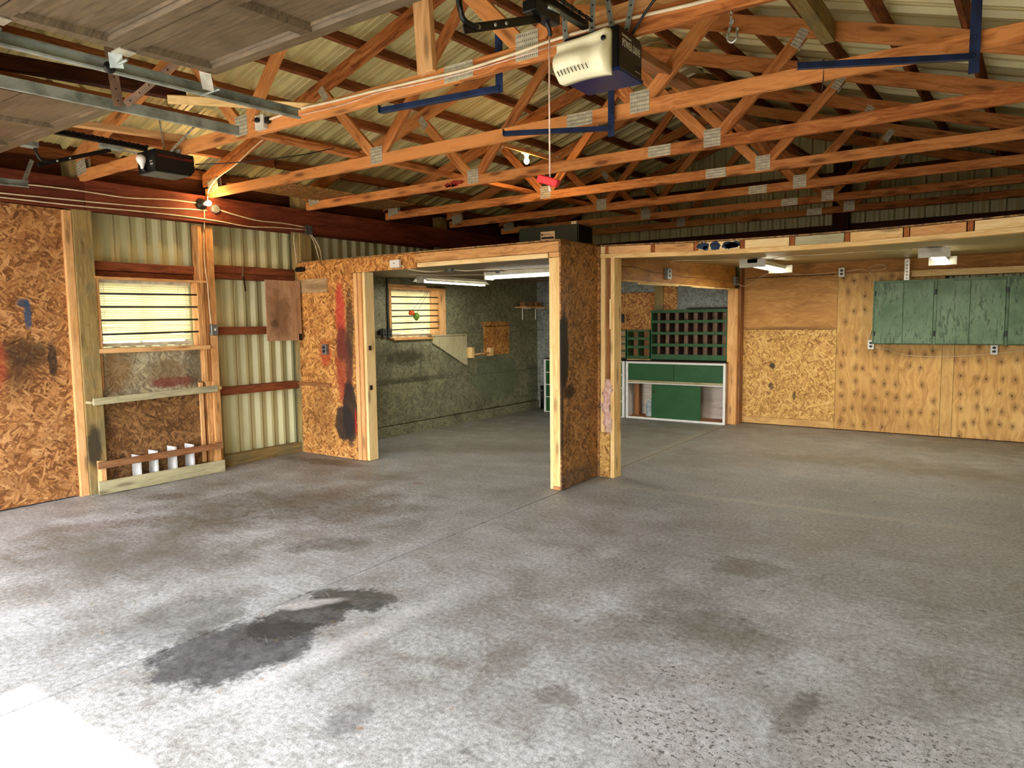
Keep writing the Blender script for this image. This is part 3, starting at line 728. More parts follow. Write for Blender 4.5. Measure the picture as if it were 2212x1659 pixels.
# ------------------------------------------------------------------ left wall
wl = struct('wall_left')
W1 = (3.05, 4.0, 1.31, 1.93); W2 = (6.67, 7.65, 1.31, 1.96)
def siding_yz(x, y0, y1, pitch, holes, z0, ztopf, mat, parent, sgn=1):
    """ribbed sheets standing in the YZ plane"""
    y = y0
    while y < y1 - 1e-4:
        ye = min(y+pitch*6, y1); prof = []; yy = y
        while yy < ye - 1e-4:
            for a, h in ((0, 0), (pitch*0.24, 0.040), (pitch*0.44, 0.040), (pitch*0.54, 0), (pitch*0.72, 0), (pitch*0.75, 0.003), (pitch*0.80, 0.003), (pitch*0.83, 0)):
                if yy+a <= ye: prof.append((yy+a, h))
            yy += pitch
        prof.append((ye, 0))
        for h in holes:
            for e in h[:2]:
                if y < e < ye: prof.append((e, 0))
        prof.sort()
        bm = bmesh.new()
        for i in range(len(prof)-1):
            (ya, ha), (yb, hb) = prof[i], prof[i+1]
            if yb-ya < 1e-6: continue
            mid = (ya+yb)/2; spans = [(z0, None)]
            for h in holes:
                if h[0] <= mid <= h[1]: spans = [(z0, h[2]), (h[3], None)]
            for a, b in spans:
                t0 = ztopf(ya) if b is None else b; t1 = ztopf(yb) if b is None else b
                v = [bm.verts.new(p) for p in ((x+sgn*ha, ya, a), (x+sgn*hb, yb, a), (x+sgn*hb, yb, t1), (x+sgn*ha, ya, t0))]
                bm.faces.new(v)
        bmesh.ops.remove_doubles(bm, verts=bm.verts[:], dist=1e-5)
        finish('siding_sheet', bm, mat, parent); y = ye
siding_yz(-6.86, -0.7, 10.45, 0.152, (W1, W2), -0.02, lambda y: 3.25+0.018*(y-4.15), 'wall_metal', wl)
# header beam carrying the trusses, in two lengths
def zb(y): return 0.012*(y-3)
def beamseg(y0, y1):
    board('header_beam', (-6.565, y0, 2.64+zb(y0)), (-6.565, y1, 2.64+zb(y1)), 0.262, 0.038, (1, 0, 0), 'beam_wood', wl)
beamseg(-0.68, 2.96); beamseg(2.965, 10.35)
board('header_beam', (-6.77, -0.68, 2.64), (-6.77, 10.35, 2.70), 0.262, 0.038, (1, 0, 0), 'beam_wood', wl)
board('eave_shade_board', (-6.82, -0.68, 2.95), (-6.82, 10.38, 3.03), 0.36, 0.02, (1, 0, 0), 'gable_wood', wl)  # added dark board over the siding, stands in for black shade under the eave
def post(y0, y1, x0, x1, z1, mat='post_wood', z0=0.0, name='post'): return box(name, x0, x1, y0, y1, z0, z1, mat, wl, 0.003, 2)
post(2.875, 3.03, -6.75, -6.586, 2.95)
post(2.805, 2.873, -6.70, -6.606, 2.50, 'orange_pine', 0.0, 'stud')
post(-0.6, -0.44, -6.75, -6.60, 2.95); post(5.27, 5.43, -6.75, -6.59, 3.0); post(7.75, 7.9, -6.75, -6.60, 3.0); post(10.2, 10.34, -6.75, -6.60, 3.0)
# stud pair right of the window
post(4.125, 4.20, -6.70, -6.612, 2.50, 'orange_pine', 0.0, 'stud'); post(4.03, 4.068, -6.72, -6.60, 2.50, 'orange_pine', 0.93, 'stud')
post(4.068, 4.122, -6.72, -6.64, 2.50, 'orange_pine', 0.0, 'stud')
post(3.033, 3.062, -6.70, -6.62, 1.25, 'orange_pine', 0.92, 'stud')
post(3.99, 4.03, -6.72, -6.64, 0.92, 'orange_pine', 0.1, 'stud')
def girt(y0, y1, z0, z1, x0=-6.83, x1=-6.70, mat='girt_wood', name='girt'): return box(name, x0, x1, y0, y1, z0, z1, mat, wl, 0.002, 1)
girt(3.03, 4.06, 2.01, 2.09); girt(3.03, 4.06, 1.955, 2.005, -6.83, -6.715)
girt(4.2, 5.27, 2.045, 2.125); girt(4.2, 5.27, 1.985, 2.042, -6.83, -6.705)
girt(4.2, 5.27, 1.395, 1.48); girt(4.2, 5.27, 0.755, 0.838); girt(4.2, 5.5, 0.0, 0.112, -6.78, -6.69, 'post_wood', 'base_board')
girt(-0.6, 2.87, 1.40, 1.48, -6.83, -6.75)
# sheets nailed between the studs
def sheet(name, x, y0, y1, z0, z1, mat, t=0.011, parent=wl): return box(name, x-t, x, y0, y1, z0, z1, mat, parent, 0.0, 2 if (z1-z0) > (y1-y0) else 1)
sheet('osb_sheet', -6.64, 0.36, 2.803, 0.012, 2.505, 'osb_left'); sheet('osb_sheet', -6.64, -0.5, 0.355, 0.012, 2.505, 'osb_left')
sheet('osb_sheet', -6.665, 3.06, 4.03, 0.80, 1.26, 'osb_weathered'); sheet('osb_sheet', -6.66, 3.03, 4.0, 0.05, 0.83, 'osb_lower')
# boards across the bay under the window
box('ledge_board', -6.60, -6.50, 2.88, 4.10, 0.822, 0.845, 'gray_board', wl, 0.002)
board('ledge_board', (-6.49, 2.90, 0.840), (-6.49, 4.09, 0.862), 0.062, 0.022, (1, 0, 0), 'gray_board', wl)
box('ledge_board', -6.54, -6.51, 4.09, 4.15, 0.845, 0.875, 'pine', wl)
board('rail_board', (-6.49, 2.905, 0.270), (-6.49, 4.12, 0.274), 0.062, 0.022, (1, 0, 0), 'brown_board', wl)
board('kick_board', (-6.49, 2.90, 0.068), (-6.49, 4.13, 0.060), 0.118, 0.022, (1, 0, 0), 'gray_board', wl)
for yy, zt in ((3.275, 0.30), (3.435, 0.318), (3.62, 0.33), (3.80, 0.325)):
    box('divider_cleat', -6.645, -6.505, yy, yy+0.018, 0.02, zt, 'white_trim', wl, 0.0, 2)
for yy in (2.96, 4.09): box('cleat', -6.59, -6.505, yy-0.02, yy+0.02, 0.10, 0.30, 'orange_pine', wl)
# hinged plywood flap and iron strap on the girt
sheet('plywood_flap', -6.55, 4.755, 5.215, 1.318, 1.985, 'ply_brown', 0.012)
box('hinge', -6.56, -6.54, 5.175, 5.21, 1.315, 1.39, 'black_metal', wl)

# ------------------------------------------------------------------ windows with blinds
def window(name, w, fx0, fx1, barz, boards, barx, lab, n, extra_bottom):
    y0, y1, z0, z1 = w
    wd = struct(name, (fx0, (y0+y1)/2, z0))
    for (a, b, c, d, e, f, m) in boards: box('frame_board', a, b, c, d, e, f, m, wd, 0.002)
    for (a, b, c, d) in ((y0, y1, z0, z0+0.035), (y0, y1, z1-0.035, z1), (y0, y0+0.03, z0+0.035, z1-0.035), (y1-0.03, y1, z0+0.035, z1-0.035), ((y0+y1)/2-0.012, (y0+y1)/2+0.012, z0+0.035, z1-0.035)):
        box('sash', -6.85, -6.82, a, b, c, d, 'white_trim', wd)
    box('pane', -6.838, -6.834, y0+0.01, y1-0.01, z0+0.01, z1-0.01, 'window_glass', wd)
    for a, b in barz:
        tube('bar', [(barx, y0-0.015, a), (barx, (y0+y1)/2, (a+b)/2), (barx, y1+0.045, b)], 0.0085, 'bar_black', wd, 8, 2)
    bl = empty('window_blind', (-6.72, (y0+y1)/2, z1), lab, 'blind')
    box('headrail', -6.735, -6.705, y0+0.01, y1-0.02, z1-0.032, z1-0.006, 'blind_rail', bl)
    zz = z1-0.045; i = 0; first = None
    while zz > z0+0.045:
        bend = 0.0 if i < n*0.6 else 0.004*(i-n*0.6)
        if first is None:
            bm = bmesh.new(); K = 12; rows = []
            for k in range(K+1):
                yy = (k/K-0.5)*(y1-y0-0.05); sg = 0.003*math.sin(k/K*PI*3)
                rows.append([bm.verts.new((0.008-0.0025*j*(2-j)*0, yy, 0)) for j in ()])
                col = []
                for j in range(4):
                    u = j/3; col.append(bm.verts.new((-0.008+0.016*u, yy, -0.012+0.024*u+0.002*math.sin(u*PI)+sg*0.5)))
                rows[-1] = col
            for k in range(K):
                for j in range(3): bm.faces.new((rows[k][j], rows[k+1][j], rows[k+1][j+1], rows[k][j+1]))
            first = finish('slat', bm, 'blind_slat', bl, Matrix.Translation((-6.72, (y0+y1)/2-0.005, zz)), True); s = first
        else:
            s = first.copy(); C.objects.link(s)
            s.matrix_basis = wloc(bl).inverted() @ Matrix.Translation((-6.72, (y0+y1)/2-0.005, zz)) @ Matrix.Rotation(random.uniform(-0.006, 0.006)*(1+bend*60), 4, 'X') @ Matrix.Rotation(random.uniform(-0.10, 0.10), 4, 'Y')
        zz -= 0.0205; i += 1
    box('bottom_rail', -6.73, -6.71, y0+0.015, y1-0.03, z0+0.012, z0+0.03, 'blind_rail', bl)
    for f in (0.10, 0.47, 0.84):
        yy = y0+(y1-y0)*f; tube('ladder_cord', [(-6.703, yy, z1-0.03), (-6.703, yy, z0+0.02)], 0.0012, 'cable_cream', bl, 4, 1)
    return bl
b1 = window('window_1', W1, -6.66, -6.6, ((1.792, 1.805), (1.674, 1.684), (1.554, 1.559), (1.426, 1.438)),
    [(-6.72, -6.585, 3.02, 4.09, 1.926, 1.946, 'orange_pine'), (-6.72, -6.60, 3.034, 3.062, 1.30, 1.925, 'orange_pine'),
     (-6.72, -6.605, 3.995, 4.028, 1.30, 1.925, 'orange_pine'), (-6.72, -6.585, 3.022, 4.10, 1.258, 1.298, 'orange_pine')], -6.62,
    'cream slatted blind behind four dark bars in the near window by the timber post', 24, True)
tube('tilt_wand', [(-6.695, 3.10, 1.90), (-6.69, 3.105, 1.32)], 0.003, 'conduit', b1, 5, 1)
tube('lift_cord', [(-6.695, 3.92, 1.90), (-6.69, 3.93, 1.55)], 0.0015, 'cable_cream', b1, 4, 1)
b2 = window('window_2', W2, -6.56, -6.5, tuple((z, z+0.012) for z in (1.845, 1.756, 1.665, 1.586, 1.497, 1.41)),
    [(-6.84, -6.548, 6.61, 7.36, 1.985, 2.01, 'orange_pine'), (-6.84, -6.545, 6.60, 7.76, 1.955, 1.984, 'orange_pine'), (-6.84, -6.545, 6.625, 6.668, 1.30, 1.955, 'orange_pine'),
     (-6.84, -6.548, 7.655, 7.765, 1.31, 1.955, 'orange_pine'), (-6.84, -6.52, 6.675, 7.48, 1.272, 1.302, 'orange_pine')], -6.60,
    'yellowed slatted blind behind six dark bars in the far window of the painted bay', 25, True)
tn = empty('hanging_ornament', (-6.545, 7.1, 1.95), 'small orange and green ornament strung in front of the far barred window', 'ornament')
tube('string', [(-6.548, 7.43, 1.985), (-6.54, 7.06, 1.67)], 0.0025, 'ink', tn, 5, 1); tube('string', [(-6.548, 7.44, 1.985), (-6.54, 7.14, 1.63)], 0.0025, 'ink', tn, 5, 1)
lathe('orange_half', [(0.001, 0), (0.034, 0.006), (0.045, 0.03), (0.036, 0.06), (0.001, 0.07)], 'orange_toy', tn, Matrix.Translation((-6.54, 7.04, 1.60)))
lathe('green_half', [(0.001, 0), (0.02, 0.008), (0.048, 0.05), (0.04, 0.085), (0.02, 0.105), (0.001, 0.11)], 'green_toy', tn, Matrix.Translation((-6.53, 7.12, 1.53)))

# ------------------------------------------------------------------ back gable, front and right walls
wb = struct('wall_back')
def siding_xz(y, x0, x1, pitch, z0, topf, mat, parent):
    x = x0
    while x < x1-1e-4:
        xe = min(x+pitch*6, x1); prof = []; xx = x
        while xx < xe-1e-4:
            for a, h in ((0, 0), (pitch*0.24, 0.040), (pitch*0.44, 0.040), (pitch*0.54, 0), (pitch*0.72, 0), (pitch*0.75, 0.003), (pitch*0.80, 0.003), (pitch*0.83, 0)):
                if xx+a <= xe: prof.append((xx+a, h))
            xx += pitch
        prof.append((xe, 0)); bm = bmesh.new(); lo = []; hi = []
        for a, h in prof: lo.append(bm.verts.new((a, y-h, z0))); hi.append(bm.verts.new((a, y-h, topf(a))))
        for i in range(len(lo)-1): bm.faces.new((lo[i], hi[i], hi[i+1], lo[i+1]))
        finish('siding_sheet', bm, mat, parent); x = xe
siding_xz(10.42, -6.86, 0.95, 0.17, -0.02, lambda x: ztop(x-0.22)+0.42, 'wall_metal', wb)
def wboard(name, x0, x1, y0, y1, z0, z1, mat, parent, ax=None): return box(name, x0, x1, y0, y1, z0, z1, mat, parent, 0.002, ax)
wboard('post', -1.88, -1.68, 10.22, 10.36, 0, 3.75, 'gable_wood', wb); wboard('post', -5.9, -5.76, 10.22, 10.36, 0, 3.3, 'gable_wood', wb)
for z in (2.42, 2.66, 3.35): wboard('girt', -6.6, 0.8, 10.30, 10.36, z, z+0.085, 'gable_wood', wb)
# pieces of the plywood-lined back wall of the right bay
ob = lambda *a, **k: box(*a, **k)
def sheetx(name, y, x0, x1, z0, z1, mat, parent, t=0.012, ax=None):
    return box(name, x0, x1, y, y+t, z0, z1, mat, parent, 0.0, ax if ax is not None else (2 if (z1-z0) > (x1-x0) else 0))
BY = 10.15
sheetx('plywood_sheet', BY, -3.02, -1.772, 1.352, 2.07, 'ply_plain', wb, ax=0)
sheetx('osb_sheet', BY, -3.02, -1.772, 0.107, 1.347, 'osb_back', wb)
sheetx('plywood_strip', BY, -3.02, -1.772, 0.012, 0.104, 'ply_light', wb)
sheetx('plywood_sheet', BY, -1.768, -0.562, 0.012, 2.08, 'ply_knotty', wb)
sheetx('plywood_strip', BY, -0.558, -0.432, 0.012, 1.9, 'ply_light', wb)
sheetx('plywood_sheet', BY, -0.428, 0.80, 0.012, 1.9, 'ply_knotty', wb)
wboard('rim_board', -3.02, 0.80, BY-0.01, BY+0.05, 2.082, 2.24, 'ply_header', wb)
for x in (-3.0, -1.8, -0.6, 0.6): wboard('stud', x-0.03, x+0.03, BY+0.05, BY+0.14, 0, 2.2, 'pine', wb)
box('sill_gap', -3.02, 0.80, BY+0.02, BY+0.10, 0, 0.05, 'gable_wood', wb)
wr = struct('wall_right')
siding_yz(0.92, -0.7, 10.45, 0.152, (), -0.02, lambda y: 3.35+0.018*(y-4.15), 'wall_metal', wr, -1)
for y in (-0.5, 2.0, 4.4, 6.8, 9.2): wboard('post', 0.74, 0.88, y, y+0.14, 0, 2.95, 'post_wood', wr)
board('header_beam', (0.70, -0.68, 2.64), (0.72, 10.35, 2.72), 0.262, 0.038, (1, 0, 0), 'beam_wood', wr)
wf = struct('wall_front')
for a, b in ((-6.86, -6.25), (-3.75, -2.97), (-0.15, 0.92)): slab('wall_panel', a, b, -0.68, -0.52, 0, 2.35, 'ply_plain', wf)
slab('wall_panel', -6.86, 0.92, -0.68, -0.52, 2.35, 2.95, 'ply_plain', wf)
bm = bmesh.new()
vs = [bm.verts.new(p) for p in ((-7.2, -0.6, 2.9), (1.2, -0.6, 2.9), (RIDGE-0.17, -0.6, 4.20))]; bm.faces.new(vs)
finish('gable_panel', bm, 'wall_metal', wf)

# ------------------------------------------------------------------ left bay: front partition and its opening
wp = struct('wall_partition')
FY = 5.25
sheetx('osb_sheet', FY, -6.64, -5.722, 0.008, 2.195, 'osb_part', wp)
sheetx('osb_sheet', FY, -5.720, -4.792, 2.043, 2.192, 'osb_plain', wp, ax=0)
box('header_board', -4.788, -3.14, FY-0.008, FY+0.03, 2.098, 2.188, 'orange_pine', wp, 0.002)
box('header_board', -4.788, -3.255, FY-0.002, FY+0.036, 2.052, 2.094, 'pine', wp, 0.002)
box('deck_edge', -6.64, -3.13, FY-0.004, FY+0.06, 2.194, 2.206, 'osb_loft', wp)
box('jamb_stud', -5.718, -5.665, FY+0.0, FY+0.10, 0.005, 2.040, 'orange_pine', wp, 0.002)
box('jamb_stud', -5.662, -5.612, FY+0.012, FY+0.12, 0.005, 2.040, 'orange_pine', wp, 0.002)
box('jamb_stud', -5.609, -5.572, FY+0.03, FY+0.16, 0.005, 2.050, 'pine', wp, 0.002)
box('stud', -6.62, -6.58, FY+0.014, FY+0.10, 0, 2.18, 'orange_pine', wp, 0.002)
box('header_joist', -6.62, -3.26, FY+0.04, FY+0.078, 2.07, 2.19, 'orange_pine', wp, 0.002)
for z in (0.78, 1.21): box('jamb_latch', -5.573, -5.560, FY+0.06, FY+0.09, z, z+0.05, 'deep_wood', wp)
box('plywood_patch', -6.66, -6.125, FY-0.012, FY-0.001, 1.852, 2.004, 'ply_tan', wp)
box('ledge_board', -6.655, -6.11, FY-0.034, FY-0.001, 0.795, 0.832, 'brown_board', wp, 0.002)

# inner faces of the left bay
IX = -6.55
def ysheet(y0, y1, z0, z1, mat='osb_painted', par=wl, name='painted_osb_sheet'): return box(name, IX-0.012, IX, y0, y1, z0, z1, mat, par, 0.0, 2)
ysheet(5.27, 7.70, 0.15, 0.700); ysheet(7.703, 10.20, 0.15, 0.695)
ysheet(5.27, 6.62, 0.703, 1.306); ysheet(6.623, 7.70, 0.703, 1.27); ysheet(7.703, 10.20, 0.698, 1.346)
ysheet(5.27, 6.62, 1.31, 2.16); ysheet(7.768, 8.98, 1.35, 2.16); ysheet(8.983, 10.20, 1.35, 2.2); ysheet(6.623, 7.765, 2.012, 2.16)
board('kick_board', (-6.535, 5.30, 0.075), (-6.535, 10.2, 0.06), 0.14, 0.022, (1, 0, 0), 'osb_painted', wl)
box('osb_patch', IX-0.0, IX+0.008, 8.66, 9.34, 0.985, 1.44, 'osb_plain', wl); box('osb_patch', IX+0.0, IX+0.008, 8.62, 9.31, 1.43, 1.505, 'osb_plain', wl)
def bsheet(x0, x1, z0, z1, mat, name='osb_sheet', y=10.20): return box(name, x0, x1, y, y+0.011, z0, z1, mat, wb, 0.0, 2)
bsheet(-6.55, -6.385, 1.36, 2.2, 'osb_silver'); bsheet(-6.55, -6.385, 0.01, 1.355, 'osb_silver')
bsheet(-6.382, -5.16, 1.36, 2.2, 'osb_silver'); bsheet(-6.382, -5.16, 0.01, 1.355, 'osb_silver')
bsheet(-5.157, -4.39, 0.01, 1.93, 'osb_plain'); bsheet(-5.157, -4.39, 1.935, 2.2, 'osb_silver', 'osb_sheet', 10.197)
box('post', -4.385, -4.245, 10.19, 10.30, 0, 2.2, 'post_wood', wb, 0.002)
bsheet(-4.24, -4.02, 0.01, 2.2, 'osb_plain'); bsheet(-4.017, -3.15, 0.01, 2.2, 'osb_silver')
# two-slope ceilings under the lofts
cl = struct('ceiling_left'); cr_ = struct('ceiling_right')
for i in range(4):
    a, b = 5.30+i*1.225, 5.30+(i+1)*1.225-0.004
    board('ceiling_sheet', (-4.87, a, 2.062+0.024*(a-5.3)), (-4.87, b, 2.062+0.024*(b-5.3)), 3.36, 0.01, (0, 0, 1), 'ceiling_board', cl, 0)
for i in range(4):
    a, b = 5.98+i*1.05, 5.98+(i+1)*1.05-0.003
    z = lambda y: 2.115+0.03*(y-5.98)
    bm = bmesh.new(); prev = None
    NX = 40
    for kx in range(NX+1):
        x = -3.02+3.78*kx/NX; sg = 0.030*math.sin(PI*min(max((x+3.1)/3.73, 0), 1))
        h = -0.004 if kx % 3 == 0 else 0.0
        cur = [bm.verts.new((x, a, z(a)-sg*max(0, 1-(a-5.98)/4)+h)), bm.verts.new((x, b, z(b)-sg*max(0, 1-(b-5.98)/4)+h))]
        if prev: bm.faces.new((prev[0], prev[1], cur[1], cur[0]))
        prev = cur
    finish('liner_sheet', bm, 'liner_metal', cr_)
# loft decks
dk = struct('loft_floor')
for i in range(4):
    a, b = 5.32+i*1.22, 5.32+(i+1)*1.22-0.003
    board('deck_sheet', (-4.87, a, 2.205+0.024*(a-5.3)), (-4.87, b, 2.205+0.024*(b-5.3)), 3.36, 0.012, (0, 0, 1), 'osb_loft', dk, 0)
def sag(x): return 0.042*math.sin(PI*min(max((x+3.1)/3.73, 0), 1))
def sagboard(name, x0, x1, y0, y1, z0, z1, mat, parent, n=14, k=1.0):
    cx, cz = (x0+x1)/2, (z0+z1)/2; n = max(1, int(n*(x1-x0)/3.7)+1)
    bm = bmesh.new(); rings = []
    for i in range(n+1):
        x = x0+(x1-x0)*i/n; s = sag(x)*k
        rings.append([bm.verts.new((x-cx, y-(y0+y1)/2, z-cz-s)) for y, z in ((y0, z0), (y1, z0), (y1, z1), (y0, z1))])
    for i in range(n):
        for j in range(4): bm.faces.new((rings[i][j], rings[i][(j+1) % 4], rings[i+1][(j+1) % 4], rings[i+1][j]))
    bm.faces.new(rings[0][::-1]); bm.faces.new(rings[-1]); bmesh.ops.recalc_face_normals(bm, faces=bm.faces[:])
    return finish(name, bm, mat, parent, Matrix.Translation((cx, (y0+y1)/2, cz)))
for i in range(4):
    a, b = 5.935+i*1.1, 5.935+(i+1)*1.1-0.003
    o = sagboard('deck_sheet', -3.10, 0.74, a, b, 2.196+0.04*(a-5.93), 2.207+0.04*(a-5.93), 'osb_loft', dk, 14, max(0.1, 1-i*0.3))

# ------------------------------------------------------------------ right bay: sagging header of the loft
wh = struct('wall_header')
sagboard('bottom_plate', -3.10, 0.74, 5.935, 6.02, 2.085, 2.122, 'pine', wh)
js = [(-3.05, -3.02), (-2.592, -2.558), (-2.196, -2.160), (-1.799, -1.762), (-1.404, -1.366), (-1.0, -0.964), (-0.604, -0.563), (-0.211, -0.169), (0.19, 0.228), (0.6, 0.64)]
for a, b in js:
    s = sag((a+b)/2)
    board('joist', ((a+b)/2, 5.945, 2.158-s), ((a+b)/2, 10.1, 2.325), 0.072, 0.036, (1, 0, 0), 'joist_end', wh)
bmats = ['orange_pine', 'orange_pine', 'pine', 'pine', 'gray_board', 'pine', 'orange_pine', 'pine', 'pine']
for i in range(len(js)-1):
    a, b = js[i][1]+0.004, js[i+1][0]-0.004
    sagboard('block', a, b, 5.940, 5.962, 2.124, 2.192, bmats[i], wh)
box('block', -3.098, -3.054, 5.940, 5.962, 2.124, 2.192, 'pine', wh)
# blue sprayed blots on the third block
for (x, z, rx, rz_) in ((-2.115, 2.13, 0.045, 0.024), (-2.09, 2.108, 0.02, 0.018), (-2.01, 2.124, 0.036, 0.032), (-1.90, 2.122, 0.042, 0.026), (-1.835, 2.126, 0.03, 0.022), (-1.87, 2.118, 0.05, 0.020)):
    rx *= 1.22; rz_ *= 1.2; bm = bmesh.new(); N = 22
    ring = [bm.verts.new((rx*math.cos(2*PI*k/N)*(1+0.12*math.sin(5*k+x*90)), -0.0006, rz_*math.sin(2*PI*k/N)*(1+0.15*math.cos(3*k+x*50)))) for k in range(N)]
    back = [bm.verts.new((v.co.x*1.01, 0.0009, v.co.z*1.01)) for v in ring]
    bm.faces.new(ring); bm.faces.new(back[::-1])
    for k in range(N): bm.faces.new((ring[k], back[k], back[(k+1) % N], ring[(k+1) % N]))
    finish('paint_blot', bm, 'blue_spray', wh, Matrix.Translation((x, 5.9395, z)))

# ------------------------------------------------------------------ divider between the bays
wd = struct('wall_divider')
box('end_stud', -3.252, -3.218, 5.262, 5.35, 0.0, 2.05, 'pine', wd, 0.002)
box('end_stud', -3.215, -3.139, 5.252, 5.29, 0.03, 2.052, 'pine', wd, 0.002)
box('bottom_plate', -3.216, -3.138, 5.250, 5.90, 0.0, 0.028, 'brown_board', wd, 0.0)
box('top_block', -3.24, -3.14, 5.246, 5.34, 2.055, 2.095, 'orange_pine', wd, 0.001)
box('osb_sheet', -3.137, -3.122, 5.245, 5.915, 0.006, 2.198, 'osb_column', wd, 0.0, 2)
box('osb_sheet', -3.252, -3.240, 5.36, 5.915, 0.006, 2.04, 'osb_plain', wd, 0.0, 2)
box('stud', -3.215, -3.139, 5.86, 5.90, 0.03, 2.19, 'pine', wd, 0.002)
box('osb_return', -3.136, -3.100, 5.917, 5.937, 0.004, 2.19, 'osb_column', wd, 0.0, 2)
box('stud', -3.098, -3.050, 5.938, 6.03, 0.40, 2.083, 'pine', wd, 0.002)
box('stud', -3.048, -3.025, 5.985, 6.07, 0.0, 2.083, 'brown_board', wd, 0.002)
box('stud', -2.996, -2.955, 5.938, 6.085, 0.0, 2.083, 'pine', wd, 0.002)
box('osb_sheet', -3.10, -2.998, 6.055, 6.066, 0.0, 2.083, 'osb_plain', wd, 0.0, 2)
box('osb_patch', -3.10, -2.998, 5.924, 5.936, 0.004, 0.435, 'osb_back', wd, 0.0, 2)
box('trim_strip', -2.999, -2.978, 5.926, 5.937, 1.42, 1.70, 'pine', wd)
# pink insulation bulging out of the cavity
bm = bmesh.new(); rows = []
for i in range(27):
    z = 0.42+0.53*i/26; row = []
    for k in range(12):
        a = 2*PI*k/12; rr = 0.042+0.014*math.sin(i*0.9+k*1.3)+0.011*math.sin(i*2.3+k*2.1)
        if i < 2 or i > 24: rr *= 0.5
        row.append(bm.verts.new((-3.030+0.014*math.sin(i*0.35)+rr*1.0*math.cos(a), 5.945+0.6*rr*math.sin(a), z)))
    rows.append(row)
for i in range(26):
    for k in range(12): bm.faces.new((rows[i][k], rows[i][(k+1) % 12], rows[i+1][(k+1) % 12], rows[i+1][k]))
bm.faces.new(rows[0][::-1]); bm.faces.new(rows[-1])
ins = finish('insulation_batt', bm, 'insulation_pink', wd, None, True)
# dropped header towards the back and its corner post
hp = prism('header_panel', [(6.09, 1.880), (9.92, 1.925), (9.92, 2.235), (6.09, 2.12)], 0, -3.082, -3.062, 'ply_header', wd)
RG = Matrix(((0, 0, 1, 0), (1, 0, 0, 0), (0, 1, 0, 0), (0, 0, 0, 1))); hp.data.transform(RG.inverted()); hp.matrix_basis = hp.matrix_basis @ RG
for (y0, y1, z0, z1) in ((6.3, 7.6, 1.893, 1.899), (6.7, 7.75, 1.876, 1.889), (7.4, 9.0, 1.898, 1.909), (8.2, 9.3, 1.893, 1.905), (8.9, 9.85, 1.903, 1.916)):
    board('lath', (-3.055, y0, z0), (-3.055, y1, z1), 0.015, 0.03, (1, 0, 0.1), 'pine', wd)
box('post', -3.165, -3.028, 9.925, 10.148, 0.0, 1.93, 'orange_pine', wd, 0.003)
box('post', -3.024, -3.0, 9.99, 10.148, 0.0, 2.22, 'brown_board', wd, 0.002)

# ------------------------------------------------------------------ garage doors, tracks, openers
def dz(y): return 2.60 + 0.045*(y-1.89)
def garage_door(x0, x1, cols, lab):
    t = empty('garage_door', ((x0+x1)/2, 1.89, 2.6), lab, 'garage door', 'garage doors raised overhead')
    ang = math.atan(0.045); pitch = 0.43; n = 5
    w = x1-x0
    # one section: rails, stiles, moulded recesses
    bm = bmesh.new(); R = 0.055; T = 0.035; cw = w/cols
    abox(bm, 0, w, 0, R, 0, T); abox(bm, 0, w, pitch-0.006-R, pitch-0.006, 0, T)
    for c in range(cols+1):
        xa = max(0, c*cw-R/2) if c else 0; xb = min(w, c*cw+R/2) if c < cols else w
        if c == 0: xb = R
        if c == cols: xa = w-R
        abox(bm, xa, xb, R, pitch-0.006-R, 0, T)
    me = None
    for s in range(n):
        y1 = 1.89 - s*pitch; y0 = y1-pitch
        M = Matrix.Translation((x0, y0, dz(y0))) @ Matrix.Rotation(ang, 4, 'X')
        if s == 0: sec = finish('door_section', bm, 'door_brown', t, M); me = sec.data
        else: sec = place(bpy.data.objects.new('door_section', me), M, t)
        for c in range(cols):
            xa = (c*cw+R/2) if c else R; xb = ((c+1)*cw-R/2) if c < cols-1 else w-R; ya = R; yb = pitch-0.006-R
            b2 = bmesh.new(); m = 0.022
            o = [b2.verts.new(p) for p in ((xa, ya, 0.001), (xb, ya, 0.001), (xb, yb, 0.001), (xa, yb, 0.001))]
            i1 = [b2.verts.new(p) for p in ((xa+m*0.4, ya+m*0.4, 0.016), (xb-m*0.4, ya+m*0.4, 0.016), (xb-m*0.4, yb-m*0.4, 0.016), (xa+m*0.4, yb-m*0.4, 0.016))]
            i2 = [b2.verts.new(p) for p in ((xa+m, ya+m, 0.010), (xb-m, ya+m, 0.010), (xb-m, yb-m, 0.010), (xa+m, yb-m, 0.010))]
            i3 = [b2.verts.new(p) for p in ((xa+m+0.004, ya+m+0.004, 0.020), (xb-m-0.004, ya+m+0.004, 0.020), (xb-m-0.004, yb-m-0.004, 0.020), (xa+m+0.004, yb-m-0.004, 0.020))]
            for A, B in ((o, i1), (i1, i2), (i2, i3)):
                for q in range(4): b2.faces.new((A[q], B[q], B[(q+1) % 4], A[(q+1) % 4]))
            b2.faces.new(i3[::-1])
            k3 = [b2.verts.new((v.co.x, v.co.y, 0.034)) for v in o]
            b2.faces.new(k3)
            for q in range(4): b2.faces.new((o[q], o[(q+1) % 4], k3[(q+1) % 4], k3[q]))
            bmesh.ops.recalc_face_normals(b2, faces=b2.faces[:])
            finish('panel', b2, 'door_brown', sec, wloc(sec))
    return t
